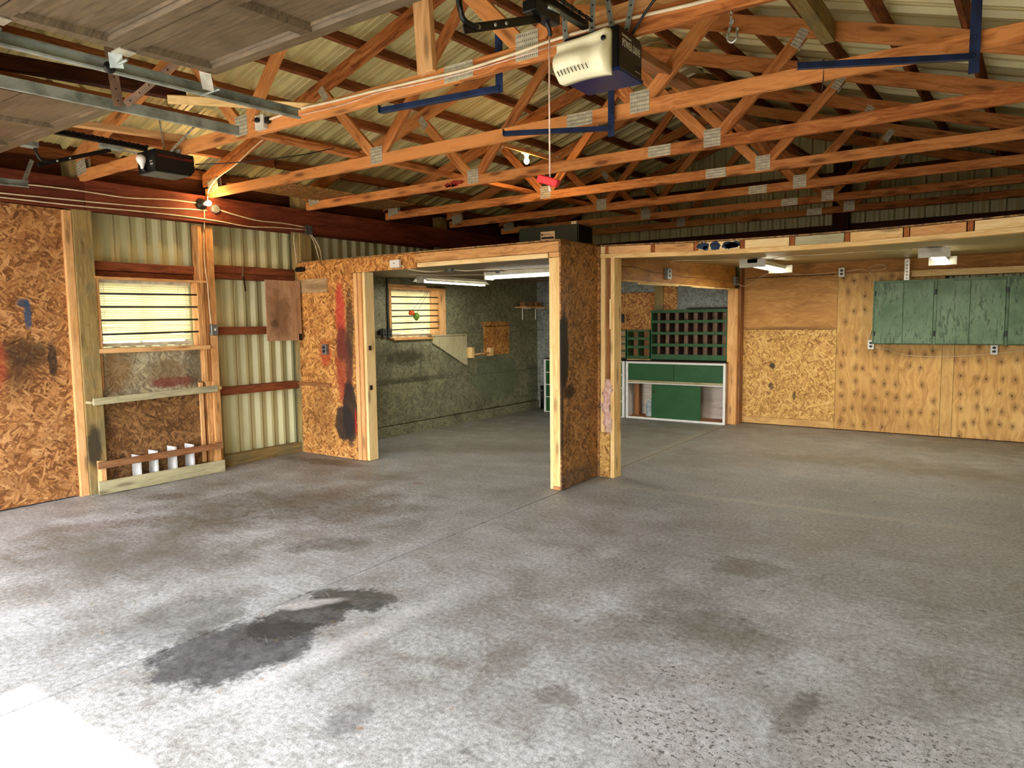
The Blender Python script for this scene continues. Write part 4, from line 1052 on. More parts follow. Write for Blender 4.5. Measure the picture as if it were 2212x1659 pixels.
def roller(t, x, y, sgn, big=True):
    z = dz(y)
    box('hinge_plate', x-0.02, x+0.05, y-0.035, y+0.03, z-0.006, z-0.001, 'bright_zinc', t)
    board('roller_bracket', (x+0.02*sgn, y-0.02, z-0.002), (x+0.05*sgn, y+0.0, z-0.05), 0.05, 0.004, (sgn, 0.6, 0.2), 'galvanised', t)
    tube('roller_shaft', [(x-0.03*sgn, y, z-0.035), (x+0.10*sgn, y, z-0.035)], 0.006, 'galvanised', t, 8, 1)
    lathe('roller_wheel', [(0.005, -0.008), (0.022, -0.008), (0.024, 0), (0.022, 0.008), (0.005, 0.008)], 'black_plastic', t, Matrix.Translation((x+0.11*sgn, y, z-0.035)) @ Matrix.Rotation(PI/2, 4, 'Y'), 16)
gd1 = garage_door(-2.88, -0.16, 4, 'brown panelled overhead door raised above the white opener, larger in view')
gd2 = garage_door(-6.22, -3.76, 4, 'brown panelled overhead door raised near the left wall, behind two steel tracks')
roller(gd1, -2.90, 1.49, -1); roller(gd1, -2.90, 1.06, -1)
board('top_bracket', (-2.88, 1.83, dz(1.83)-0.003), (-2.97, 1.90, dz(1.9)-0.045), 0.05, 0.003, (0.3, 0, 1), 'bright_zinc', gd1)
tube('roller_shaft', [(-2.93, 1.93, 2.56), (-3.08, 1.93, 2.56)], 0.005, 'galvanised', gd1, 8, 1)
board('top_bracket', (-3.76, 1.78, dz(1.83)-0.003), (-3.66, 1.86, dz(1.9)+0.03), 0.05, 0.003, (0.3, 0, 1), 'bright_zinc', gd2)
def track(x, sgn, lab, y1=2.51):
    t = empty('door_track', (x, y1, 2.6), lab, 'door track', 'horizontal door tracks')
    prof = [(0, -0.026), (0.022, -0.026), (0.024, -0.018), (0.021, -0.0185), (0.019, -0.0235), (0.0025, -0.0235), (0.0025, 0.0235), (0.019, 0.0235), (0.021, 0.0185), (0.024, 0.018), (0.022, 0.026), (0, 0.026)]
    bm = bmesh.new(); rings = []
    pts = [(-0.40, 2.05), (-0.38, 2.25), (-0.28, 2.42), (-0.1, 2.52), (0.15, 2.545), (1.2, 2.575), (y1, 2.615)]
    for y, z in pts:
        rings.append([bm.verts.new((x+sgn*p[0], y, z+p[1])) for p in prof])
    for i in range(len(rings)-1):
        for k in range(len(prof)): bm.faces.new((rings[i][k], rings[i][(k+1) % len(prof)], rings[i+1][(k+1) % len(prof)], rings[i+1][k]))
    bm.faces.new(rings[0][::-1]); bm.faces.new(rings[-1]); bmesh.ops.recalc_face_normals(bm, faces=bm.faces[:])
    finish('channel', bm, 'galvanised', t)
    return t
t1 = track(-3.115, 1, 'galvanised door track beside the larger raised door, ending at the cable box')
t2 = track(-3.64, -1, 'galvanised door track carrying the perforated hanger, beside the far raised door')
t3 = track(-6.30, 1, 'galvanised door track close to the oriented strand board wall', 2.44)
def angle(t, a, b, w=0.03, mat='rusty_angle', n=(1, 0, 0), holes=5):
    o = board('hanger_strap', a, b, w, 0.003, n, mat, t, 0)
    a, b = Vector(a), Vector(b)
    for k in range(holes):
        p = a.lerp(b, (k+0.5)/holes); nn = Vector(n).normalized()
        bm = bmesh.new(); bmesh.ops.create_circle(bm, cap_ends=True, segments=8, radius=0.0045)
        finish('bolt_hole', bm, 'black_metal', o, Matrix.Translation(p+nn*0.0022) @ nn.to_track_quat('Z', 'Y').to_matrix().to_4x4())
angle(t2, (-3.63, 1.83, 2.585), (-3.63, 1.80, 2.86), 0.05, 'rusty_angle', (1, 0, 0), 5)
angle(t2, (-3.62, 1.86, 2.60), (-3.35, 2.06, 2.86), 0.035, 'rusty_angle', (1, -0.8, 0), 7)
angle(t3, (-6.30, 2.40, 2.60), (-6.35, 2.5, 2.82), 0.03, 'galvanised', (1, 0, 0), 3)

def opener_rail(t, x, z0, z1, ya, yb, armtop):
    a, b = Vector((x, ya, z0)), Vector((x, yb, z1))
    board('rail', a, b, 0.032, 0.03, (0, 0, 1), 'black_metal', t)
    # chain: short links on either side of the rail
    n = int((b-a).length/0.03); bm = bmesh.new()
    for s in (-1, 1):
        for i in range(n):
            p = a.lerp(b, (i+0.5)/n); hz_ = 0.008 if i % 2 else 0.005
            abox(bm, p.x+s*0.032-0.004, p.x+s*0.032+0.004, p.y-0.012, p.y+0.012, p.z+0.012-hz_, p.z+0.012+hz_)
    ch = finish('chain', bm, 'black_metal', t); ch['kind'] = 'stuff'
# opener 1: white lens, black sides
o1 = empty('garage_door_opener', (-1.49, 2.82, 2.55), 'garage door opener with a large cream light cover and lettered black side', 'door opener', 'garage door openers')
prism('housing', [(2.765, 2.562), (3.0, 2.566), (3.0, 2.715), (2.98, 2.738), (2.765, 2.738)], 0, -1.625, -1.358, 'black_metal', o1, 0.006)
prism('bottom_tray', [(2.765, 2.552), (3.005, 2.556), (3.005, 2.572), (2.765, 2.568)], 0, -1.63, -1.353, 'opener_blue', o1, 0.003)
# curved light cover
bm = bmesh.new(); NX, NZ = 18, 12; gr = []
for i in range(NX+1):
    u = i/NX; x = -1.642+0.255*u; col = []
    for j in range(NZ+1):
        v = j/NZ
        zt = 2.700+0.022*u-0.012*math.sin(u*PI); zb_ = 2.530+0.010*math.sin(u*PI*0.9)+0.002*u
        if u < 0.12: zb_ += 0.02*(1-u/0.12)**2
        z = zb_+(zt-zb_)*v
        bulge = 0.085*math.sin(min(1, v*1.15+0.12)*PI*0.80)*(0.85+0.3*math.cos((u-0.35)*PI)) - 0.018*math.exp(-((u-0.72)/0.10)**2)*math.sin(v*PI)
        edge = min(u, 1-u)/0.06
        if edge < 1: bulge *= 0.35+0.65*math.sin(edge*PI/2)
        col.append(bm.verts.new((x, 2.76-max(0.004, bulge), z)))
    gr.append(col)
for i in range(NX):
    for j in range(NZ): bm.faces.new((gr[i][j], gr[i+1][j], gr[i+1][j+1], gr[i][j+1]))
bk = {}
def bv(v):
    if v not in bk: bk[v] = bm.verts.new((v.co.x, 2.766, v.co.z))
    return bk[v]
loop = [gr[i][0] for i in range(NX+1)]+[gr[NX][j] for j in range(1, NZ+1)]+[gr[i][NZ] for i in range(NX-1, -1, -1)]+[gr[0][j] for j in range(NZ-1, 0, -1)]
for q in range(len(loop)):
    a, b = loop[q], loop[(q+1) % len(loop)]; bm.faces.new((bv(a), bv(b), b, a))
bm.faces.new([bv(v) for v in loop][::-1])
bmesh.ops.recalc_face_normals(bm, faces=bm.faces[:])
lens = finish('light_cover', bm, 'cream_lens', o1, None, True)
for k in range(9):
    x = -1.605+0.0172*k; yy = 2.76-0.074-0.006*math.sin(k/8*PI)-0.002
    board('vent_slot', (x-0.003, yy-0.004, 2.572+0.0008*k), (x+0.005, yy+0.004, 2.552+0.0008*k), 0.003, 0.004, (0, -1, 0.25), 'ink', lens, 0)
lathe('cover_hole', [(0.001, 0), (0.011, 0), (0.011, 0.004), (0.001, 0.004)], 'black_metal', lens, Matrix.Translation((-1.402, 2.712, 2.675)) @ Matrix.Rotation(PI/2, 4, 'X'), 14)
face = Matrix.Translation((-1.3575, 2.888, 2.675)) @ Matrix(((0, 0, 1, 0), (1, 0, 0, 0), (0, 1, 0, 0), (0, 0, 0, 1)))
text('lettering', 'POWER DRIVE', 0.046, 'letter_white', face, o1, 0.0006, 0.60)
text('lettering', 'CHAMBERLAIN', 0.014, 'letter_white', Matrix.Translation((-1.3575, 2.84, 2.706)) @ Matrix(((0, 0, 1, 0), (1, 0, 0, 0), (0, 1, 0, 0), (0, 0, 0, 1))), o1, 0.0004)
for dy in (0.94, 0.97): lathe('control_knob', [(0.001, 0), (0.007, 0), (0.006, 0.004), (0.001, 0.004)], 'ink', o1, Matrix.Translation((-1.358, 2.0+dy, 2.612)) @ Matrix.Rotation(PI/2, 4, 'Y'), 12)
box('knob_marks', -1.358, -1.3565, 2.93, 2.98, 2.590, 2.592, 'letter_white', o1)
opener_rail(o1, -1.49, 2.665, 2.745, -0.45, 2.72, None)
box('trolley', -1.52, -1.46, 2.28, 2.46, 2.655, 2.70, 'black_metal', o1, 0.004)
tube('spring', [(-1.455, 2.36, 2.69), (-1.455, 2.44, 2.70)], 0.008, 'silver_hook', o1, 8, 1)
tube('release_lever', [(-1.49, 2.40, 2.66), (-1.485, 2.42, 2.63), (-1.49, 2.43, 2.615)], 0.009, 'black_plastic', o1, 8, 3)
board('door_arm', (-1.49, 1.885, 2.462), (-1.49, 2.36, 2.655), 0.03, 0.006, (1, 0, 0), 'black_metal', o1)
tube('curved_arm', [(-1.488, 1.855, 2.60), (-1.488, 1.865, 2.53), (-1.488, 1.89, 2.49), (-1.488, 1.96, 2.492)], 0.010, 'black_metal', o1, 6, 4)
for f in (0.16, 0.36, 0.5):
    p = Vector((-1.485, 1.885, 2.462)).lerp(Vector((-1.485, 2.36, 2.655)), f); lathe('bolt', [(0.001, 0), (0.008, 0), (0.006, 0.006), (0.001, 0.006)], 'silver_hook', o1, Matrix.Translation(p) @ Matrix.Rotation(PI/2, 4, 'Y'), 8)
for a, b in (((-1.45, 2.90, 2.74), (-1.49, 2.90, 2.98)), ((-1.39, 2.90, 2.74), (-1.34, 2.90, 2.98)), ((-1.69, 2.90, 2.76), (-1.71, 2.90, 3.0)), ((-1.56, 2.90, 2.74), (-1.55, 2.90, 2.98))):
    angle(o1, a, b, 0.024, 'galvanised', (0.3, -1, 0), 5)
prism('mount_plate', [(-1.46, 2.735), (-1.38, 2.735), (-1.375, 2.765), (-1.465, 2.765)], 1, 2.90, 2.903, 'galvanised', o1)
tube('release_cord', [(-1.49, 2.425, 2.62), (-1.491, 2.424, 2.35), (-1.49, 2.423, 2.065)], 0.0032, 'rope_white', o1, 6, 1)
hd = board('release_handle', (-1.543, 2.42, 2.073), (-1.450, 2.42, 2.040), 0.03, 0.026, (0, 1, 0), 'red_plastic', o1, 0.004); hd['label'] = 'red pull handle on a white cord'
tube('cord_knot', [(-1.49, 2.42, 2.036), (-1.487, 2.42, 2.015)], 0.006, 'rope_white', o1, 6, 1)
# opener 2: black box with a bare bulb
o2 = empty('garage_door_opener', (-5.055, 2.88, 2.6), 'black garage door opener with a bare white bulb, hung near the left wall', 'door opener', 'garage door openers')
prism('housing', [(2.735, 2.755), (2.735, 2.600), (3.0, 2.604), (3.035, 2.640), (3.03, 2.752)], 0, -5.205, -4.965, 'black_plastic', o2, 0.004)
prism('bottom_cover', [(2.748, 2.596), (3.0, 2.600), (3.02, 2.615), (2.744, 2.612)], 0, -5.195, -4.975, 'conduit', o2, 0.002)
box('red_stripe', -4.9645, -4.9635, 2.76, 3.0, 2.705, 2.718, 'loft_red', o2)
text('lettering', '1/2 HP', 0.024, 'letter_red', Matrix.Translation((-4.9635, 2.985, 2.712)) @ Matrix(((0, 0, 1, 0), (1, 0, 0, 0), (0, 1, 0, 0), (0, 0, 0, 1))), o2, 0.0004)
lathe('bulb', [(0.001, -0.052), (0.012, -0.050), (0.014, -0.03), (0.030, 0.0), (0.034, 0.018), (0.028, 0.036), (0.012, 0.047), (0.001, 0.05)], 'bulb_off', o2, Matrix.Translation((-5.085, 2.70, 2.672)) @ Matrix.Rotation(0.15, 4, 'X'))
lathe('bulb_socket', [(0.001, 0), (0.015, 0), (0.015, 0.03), (0.001, 0.03)], 'black_metal', o2, Matrix.Translation((-5.085, 2.715, 2.605)), 12)
for z in (2.668, 2.652, 2.645): box('label_line', -5.02, -4.985, 2.7285-(z-2.645)*0.19, 2.7295-(z-2.645)*0.19, z, z+0.004, 'letter_white', o2)
opener_rail(o2, -5.08, 2.745, 2.765, -0.45, 2.74, None)
box('trolley', -5.105, -5.055, 2.42, 2.56, 2.715, 2.745, 'galvanised', o2, 0.003)
board('door_arm', (-5.08, 2.03, 2.532), (-5.08, 2.49, 2.712), 0.026, 0.005, (1, 0, 0), 'black_metal', o2)
tube('curved_arm', [(-5.08, 2.02, 2.655), (-5.08, 2.03, 2.60), (-5.08, 2.055, 2.565), (-5.08, 2.12, 2.567)], 0.009, 'black_metal', o2, 6, 4)
box('arm_bracket', -5.12, -5.04, 1.95, 2.03, 2.635, 2.665, 'galvanised', o2, 0.002)
for f in (0.25, 0.42):
    p = Vector((-5.076, 2.03, 2.532)).lerp(Vector((-5.076, 2.49, 2.712)), f); lathe('bolt', [(0.001, 0), (0.008, 0), (0.006, 0.006), (0.001, 0.006)], 'silver_hook', o2, Matrix.Translation(p) @ Matrix.Rotation(PI/2, 4, 'Y'), 8)
for a, b in (((-5.68, 2.86, 2.87), (-5.20, 2.86, 2.75)), ((-5.10, 2.86, 3.0), (-5.06, 2.86, 2.77)), ((-4.65, 2.86, 2.884), (-4.98, 2.86, 2.755))):
    angle(o2, a, b, 0.020, 'bright_zinc', (0, -1, 0), 6)
box('mount_plate', -5.10, -4.93, 2.90, 2.905, 2.75, 2.775, 'galvanised', o2)

# ------------------------------------------------------------------ blue rack brackets, hook, tie
def rack(vx, vy, z0, z1, ax, ay, az, lab, tilt=0.0):
    t = empty('rack_bracket', (vx, vy, z0), lab, 'bracket', 'blue steel rack brackets on the trusses')
    board('upright', (vx, vy, z0), (vx+0.0, vy, z1), 0.045, 0.005, (0, 1, 0), 'blue_metal', t)
    a, b = Vector((vx, vy-0.005, az)), Vector((ax, ay, az+tilt))
    n = (b-a).cross(Vector((0, 0, 1))).normalized()
    board('arm', a+Vector((0, 0, 0)), b, 0.028, 0.004, n, 'blue_metal', t); board('arm_flange', a+n*0.012-Vector((0, 0, 0.014)), b+n*0.012-Vector((0, 0, 0.014)), 0.026, 0.003, (0, 0, 1), 'blue_metal', t)
    board('end_stop', b+Vector((0, 0, -0.016)), b+Vector((0, 0, 0.026)), 0.03, 0.005, (1, 0.3, 0), 'blue_metal', t)
    for z in (az+0.002, az+0.09): lathe('bolt', [(0.001, 0), (0.007, 0), (0.005, 0.006), (0.001, 0.006)], 'blue_metal', t, Matrix.Translation((vx, vy-0.003, z)) @ Matrix.Rotation(PI/2, 4, 'X'), 6)
    return t
rack(-2.145, 3.0, 2.665, 3.0, -2.90, 2.90, 2.690, 'blue rack bracket behind the nearest truss, left of the red pull handle cord')
rack(-2.065, 4.10, 2.66, 2.95, -2.68, 3.79, 2.715, 'blue rack bracket on the second truss, just below the cream opener')
b3 = rack(-0.147, 4.10, 2.655, 3.16, -0.86, 3.72, 2.735, 'blue rack bracket with a tall upright and black tie, near the right edge')
board('upper_arm', (-0.12, 4.02, 3.10), (0.5, 3.85, 2.98), 0.035, 0.02, (0, 1, 0), 'blue_metal', b3)
tube('cable_tie', [(-0.80, 3.90, 2.775), (-0.815, 4.09, 2.86), (-0.815, 4.09, 2.77), (-0.82, 4.09, 2.70)], 0.0028, 'black_plastic', b3, 5, 1)
hk = empty('chain_hook', (-0.945, 2.95, 2.77), 'silver grab hook hanging on a short chain from the nearest truss', 'hook')
for k in range(4):
    bm = bmesh.new(); pts = [(0.006*math.cos(a*PI/6), 0, 0.009*math.sin(a*PI/6)) for a in range(12)]
    addtube(bm, pts+[pts[0]], 0.0016, 5, False); finish('link', bm, 'silver_hook', hk, Matrix.Translation((-0.945, 2.95, 2.762-0.014*k)) @ Matrix.Rotation(PI/2*(k % 2), 4, 'Z'), True)
tube('hook', [(-0.942, 2.95, 2.715), (-0.946, 2.95, 2.69), (-0.957, 2.95, 2.662), (-0.955, 2.95, 2.636), (-0.938, 2.95, 2.624), (-0.921, 2.95, 2.637), (-0.922, 2.95, 2.662), (-0.916, 2.95, 2.676)], 0.0062, 'silver_hook', hk, 8, 4)
tube('hook_eye', [(-0.950, 2.95, 2.700), (-0.942, 2.95, 2.715), (-0.934, 2.95, 2.704), (-0.944, 2.95, 2.695)], 0.004, 'silver_hook', hk, 6, 3)
st = empty('iron_strap', (-6.69, 4.58, 1.9), 'rusty iron strap hanging from the girt over the ribbed siding', 'strap')
board('strap', (-6.694, 4.583, 2.115), (-6.694, 4.583, 2.01), 0.022, 0.004, (1, 0, 0), 'rusty_angle', st); board('hanging_strap', (-6.69, 4.585, 2.02), (-6.685, 4.60, 1.86), 0.018, 0.004, (1, 0, 0), 'deep_wood', st)

# ------------------------------------------------------------------ lamps and boxes on the beam
def bulbshape(s=1.0): return [(0.001, 0.105*s), (0.016*s, 0.100*s), (0.027*s, 0.085*s), (0.031*s, 0.068*s), (0.026*s, 0.045*s), (0.016*s, 0.028*s), (0.013*s, 0.0), (0.001, 0.0)]
lp = empty('wall_lamp', (-6.545, 4.06, 2.69), 'lit bare bulb in a black holder on the dark beam above the window', 'lamp')
XM = Matrix.Translation((-6.545, 4.045, 2.692)) @ Matrix.Rotation(PI/2, 4, 'Y')
lathe('lamp_base', [(0.001, 0), (0.055, 0), (0.055, 0.02), (0.045, 0.03), (0.03, 0.032), (0.03, 0.07), (0.001, 0.07)], 'black_plastic', lp, XM)
lathe('bulb', bulbshape(0.9), 'bulb_glow', lp, Matrix.Translation((-6.475, 4.045, 2.692)) @ Matrix.Rotation(PI/2, 4, 'Y'))
def point(name, loc, e, col, r, parent):
    l = bpy.data.lights.new(name, 'POINT'); l.energy = e; l.color = col; l.shadow_soft_size = r
    o = bpy.data.objects.new(name, l); return place(o, Matrix.Translation(loc), parent)
point('lamp_light', (-6.33, 4.045, 2.692), 4, (1, 0.66, 0.32), 0.03, lp)
jb = empty('junction_box', (-6.545, 4.17, 2.66), 'round grey junction box right beside the lit wall bulb', 'junction box')
lathe('box_body', [(0.001, 0), (0.045, 0), (0.045, 0.035), (0.04, 0.04), (0.001, 0.04)], 'zinc_box', jb, Matrix.Translation((-6.545, 4.185, 2.665)) @ Matrix.Rotation(PI/2, 4, 'Y'), 8, False)
lp2 = empty('ceiling_lamp', (-3.92, 5.95, 3.17), 'lit bare bulb in a white holder high among the trusses', 'lamp')
lathe('lamp_base', [(0.001, 0.0), (0.03, 0.0), (0.035, -0.03), (0.055, -0.04), (0.055, -0.055), (0.03, -0.06), (0.02, -0.09), (0.001, -0.09)], 'white_plastic', lp2, Matrix.Translation((-3.93, 5.95, 3.225)))
lathe('bulb', [(r, -z) for r, z in bulbshape(0.85)], 'bulb_glow', lp2, Matrix.Translation((-3.93, 5.95, 3.15)))
point('lamp_light', (-3.93, 5.93, 3.02), 4, (1, 0.66, 0.32), 0.03, lp2)
def jbox(loc, s, mat, lab, name='junction_box', cat='junction box', group=None, d=0.04, face='x'):
    t = empty(name, loc, lab, cat, group); x, y, z = loc
    if face == 'x': box('box_body', x, x+d, y-s[0]/2, y+s[0]/2, z-s[1]/2, z+s[1]/2, mat, t, 0.004)
    else: box('box_body', x-s[0]/2, x+s[0]/2, y-d, y, z-s[1]/2, z+s[1]/2, mat, t, 0.004)
    return t
jbox((-6.585, 5.36, 2.575), (0.10, 0.10), 'conduit', 'square grey junction box on the beam over the partition corner', d=0.05)
sw = jbox((-6.61, 4.145, 1.45), (0.075, 0.11), 'zinc_box', 'steel light switch box on the stud right of the near window', 'light_switch', 'switch')
box('toggle', -6.57, -6.555, 4.142, 4.150, 1.445, 1.465, 'white_plastic', sw)
wbx = jbox((-5.06, FY-0.008, 2.10), (0.135, 0.08), 'white_plastic', 'white cover box on the strand board header of the painted bay', d=0.035, face='y')
box('knockout', -5.075, -5.055, FY-0.045, FY-0.042, 2.102, 2.108, 'ink', wbx)
OG = 'duplex outlets'
def outlet(loc, face, lab, box_mat='zinc_box', plate_='white_plastic', name='outlet', cat='outlet', w=0.07, h=0.115, d=0.03):
    t = empty(name, loc, lab, cat, OG); x, y, z = loc
    if face == 'y':   # faces -y
        box('outlet_box', x-w/2, x+w/2, y-d, y-0.001, z-h/2, z+h/2, box_mat, t, 0.003)
        box('cover_plate', x-w/2-0.002, x+w/2+0.002, y-d-0.004, y-d, z-h/2-0.002, z+h/2+0.002, plate_, t, 0.0015)
        for s in (-1, 1): lathe('receptacle', [(0.001, 0), (0.018, 0), (0.018, 0.003), (0.001, 0.003)], 'outlet_dark', t, Matrix.Translation((x, y-d-0.004, z+s*0.022)) @ Matrix.Rotation(PI/2, 4, 'X') @ Matrix.Diagonal((1.1, 0.85, 1, 1)), 14, False)
    else:
        box('outlet_box', x+0.001, x+d, y-w/2, y+w/2, z-h/2, z+h/2, box_mat, t, 0.003)
        box('cover_plate', x+d, x+d+0.004, y-w/2-0.002, y+w/2+0.002, z-h/2-0.002, z+h/2+0.002, plate_, t, 0.0015)
        for s in (-1, 1): lathe('receptacle', [(0.001, 0), (0.018, 0), (0.018, 0.003), (0.001, 0.003)], 'outlet_dark', t, Matrix.Translation((x+d+0.004, y, z+s*0.022)) @ Matrix.Rotation(PI/2, 4, 'Y') @ Matrix.Diagonal((0.85, 1.1, 1, 1)), 14, False)
    return t
outlet((-6.17, FY, 1.217), 'y', 'steel outlet box on the strand board panel beside red overspray', 'zinc_box', 'zinc_box', d=0.045, w=0.06)
outlet((-3.062, 7.43, 2.01), 'x', 'steel outlet on the dropped header, the one further from the corner post', 'zinc_box', 'zinc_box', d=0.04, w=0.11)
outlet((-3.062, 9.86, 2.03), 'x', 'steel outlet on the dropped header where it meets the corner post', 'zinc_box', 'zinc_box', d=0.04, w=0.11)
outlet((-1.727, BY, 2.10), 'y', 'white outlet near the ceiling of the right bay, with loose looping wire')
outlet((-1.352, BY, 1.150), 'y', 'white outlet half hidden by the lower corner of the green wall cabinet')
outlet((-0.030, BY, 1.103), 'y', 'white outlet under the middle of the green wall cabinet')
o_ = outlet((-6.548, 6.50, 1.375), 'x', 'grey outlet left of the far window, the one next to a black plug', 'conduit', 'conduit', w=0.06)
box('plug', -6.54, -6.50, 6.40, 6.455, 1.35, 1.42, 'black_plastic', o_, 0.008)
outlet((-6.548, 6.60, 1.372), 'x', 'grey outlet touching the corner of the far window frame', 'conduit', 'conduit', w=0.06)
outlet((-2.99, 9.90, 1.62), 'y', 'dark outlet dangling on a wire beside the bright stud of the divider', 'outlet_dark', 'outlet_dark', w=0.04, h=0.09) if False else None
do = empty('hanging_outlet', (-4.82, 10.0, 1.55), 'dark outlet hanging on a brown wire over the small pigeonhole shelves', 'outlet')
box('outlet_body', -4.86, -4.80, 9.97, 10.0, 1.47, 1.60, 'outlet_dark', do, 0.004); tube('wire', [(-4.83, 9.99, 1.60), (-4.80, 10.0, 1.80), (-4.80, 10.0, 2.12)], 0.004, 'cable_brown', do, 5, 3)
vb = empty('door_sensor', (-6.56, FY-0.02, 2.12), 'black oblong sensor at the top corner of the strand board partition', 'sensor')
prism('sensor_body', [(-6.64+0.03*(1-math.cos(a*PI/6)) if False else -6.60+0.035*math.cos(a*PI/6)*1.0-(0.0 if abs(a-0) < 3 else 0.0), 2.12+0.028*math.sin(a*PI/6)) for a in range(4, 9)] + [(-6.52+0.035*math.cos(a*PI/6), 2.12+0.028*math.sin(a*PI/6)) for a in (-3, -2, -1, 0, 1, 2, 3)], 1, FY-0.03, FY-0.001, 'black_plastic', vb)
lathe('sensor_eye', [(0.001, 0), (0.016, 0), (0.012, 0.008), (0.001, 0.008)], 'black_metal', vb, Matrix.Translation((-6.55, FY-0.03, 2.12)) @ Matrix.Rotation(PI/2, 4, 'X'), 14)

# ------------------------------------------------------------------ cables
def cable(pts, r, mat, lab, group='cream cables', sub=4):
    o = tube('cable', pts, r, mat, None, 6, sub); return tag(o, lab, 'cable', group)
bx = -6.538
cable([(bx, 2.47, 2.655), (bx, 2.7, 2.662), (bx, 2.96, 2.664), (bx, 3.25, 2.658), (bx, 3.42, 2.667), (bx, 3.7, 2.695), (bx, 3.99, 2.70)], 0.006, 'cable_cream', 'cream cable, uppermost along the dark beam, from the track end to the wall bulb')
cable([(bx, 1.0, 2.56), (bx, 1.9, 2.56), (bx, 2.33, 2.562), (bx, 2.79, 2.575), (bx, 3.21, 2.588), (bx, 3.6, 2.606), (bx, 3.9, 2.63), (bx, 4.10, 2.640)], 0.006, 'cable_cream', 'cream cable, middle one along the dark beam left of the wall bulb')
cable([(bx, 1.0, 2.525), (bx, 2.32, 2.529), (bx, 2.9, 2.534), (bx, 3.4, 2.550), (bx, 3.86, 2.556), (bx, 4.25, 2.548), (bx, 4.57, 2.531), (bx, 4.9, 2.556), (bx, 5.31, 2.572)], 0.006, 'cable_cream', 'cream cable, lowest on the dark beam, running to the square junction box')
cable([(bx, 4.22, 2.668), (bx, 4.38, 2.640), (bx, 4.69, 2.606), (bx, 5.0, 2.612), (bx, 5.30, 2.600)], 0.007, 'cable_cream', 'cream cable on the beam between the round and square junction boxes')
cable([(-6.53, 4.07, 2.65), (-6.55, 4.08, 2.55), (-6.606, 4.10, 2.42), (-6.604, 4.09, 2.16), (-6.604, 4.11, 1.9), (-6.604, 4.12, 1.62), (-6.60, 4.13, 1.51)], 0.005, 'cable_cream', 'cream cable dropping from the wall bulb to the switch box')
cable([(-6.50, 4.09, 2.72), (-6.47, 4.09, 2.83), (-6.33, 4.10, 2.93), (-6.05, 4.11, 3.02), (-5.75, 4.11, 3.14), (-5.45, 4.11, 3.24)], 0.006, 'cable_cream', 'cream cable climbing the second truss from the wall bulb')
cable([(-6.565, 5.31, 2.545), (-6.60, 5.22, 2.545), (-6.61, 5.20, 2.45), (-6.61, 5.215, 2.3), (-6.61, 5.225, 2.18)], 0.005, 'cable_cream', 'cream cable looping from the square junction box down the partition edge')
cable([(-6.55, 5.38, 2.53), (-6.52, 5.42, 2.42), (-6.48, 5.45, 2.22)], 0.005, 'cable_cream', 'cream cable hanging behind the partition top, nearer of the pair')
cable([(-6.55, 5.40, 2.53), (-6.49, 5.46, 2.38), (-6.47, 5.47, 2.22)], 0.005, 'cable_cream', 'cream cable hanging behind the partition top, further of the pair')
def chz(x, dz_=0): return 2.785+dz_
cable([(-3.95, 2.918, 2.812), (-3.6, 2.918, 2.825), (-3.3, 2.918, 2.815), (-3.0, 2.918, 2.810), (-2.6, 2.918, 2.798), (-2.3, 2.918, 2.79), (-2.0, 2.918, 2.80), (-1.75, 2.918, 2.815), (-1.4, 2.918, 2.815), (-1.0, 2.918, 2.80), (-0.5, 2.918, 2.81), (0.2, 2.918, 2.82)], 0.008, 'cable_cream', 'thick cream cable stapled along the bottom chord of the nearest truss')
cable([(-3.6, 2.922, 2.79), (-3.3, 2.922, 2.782), (-3.1, 2.922, 2.785), (-2.9, 2.922, 2.795), (-2.6, 2.922, 2.780), (-2.2, 2.922, 2.778), (-1.75, 2.922, 2.79)], 0.0028, 'rope_white', 'thin pale wire under the thick cable on the nearest truss', None)
cable([(-1.36, 2.9, 2.74), (-1.2, 2.86, 2.86), (-0.95, 2.86, 2.88), (-0.7, 2.88, 2.85), (-0.5, 2.9, 2.87)], 0.006, 'black_plastic', 'black cord from the cream opener over the nearest truss', None)
cable([(-4.95, 3.03, 2.69), (-4.7, 3.2, 2.70), (-4.4, 3.5, 2.76), (-4.3, 3.8, 2.86)], 0.004, 'black_plastic', 'thin black cord trailing from the black opener', None)
cb = empty('cable_box', (-3.98, 2.92, 2.80), 'cream square box with a black plug near the end of the steel track', 'junction box')
box('box_body', -4.03, -3.94, 2.895, 2.929, 2.76, 2.85, 'fixture_white', cb, 0.003); box('plug', -4.00, -3.97, 2.87, 2.895, 2.80, 2.83, 'black_plastic', cb, 0.005); box('plug', -3.94, -3.90, 2.90, 2.93, 2.79, 2.83, 'black_plastic', cb, 0.005)
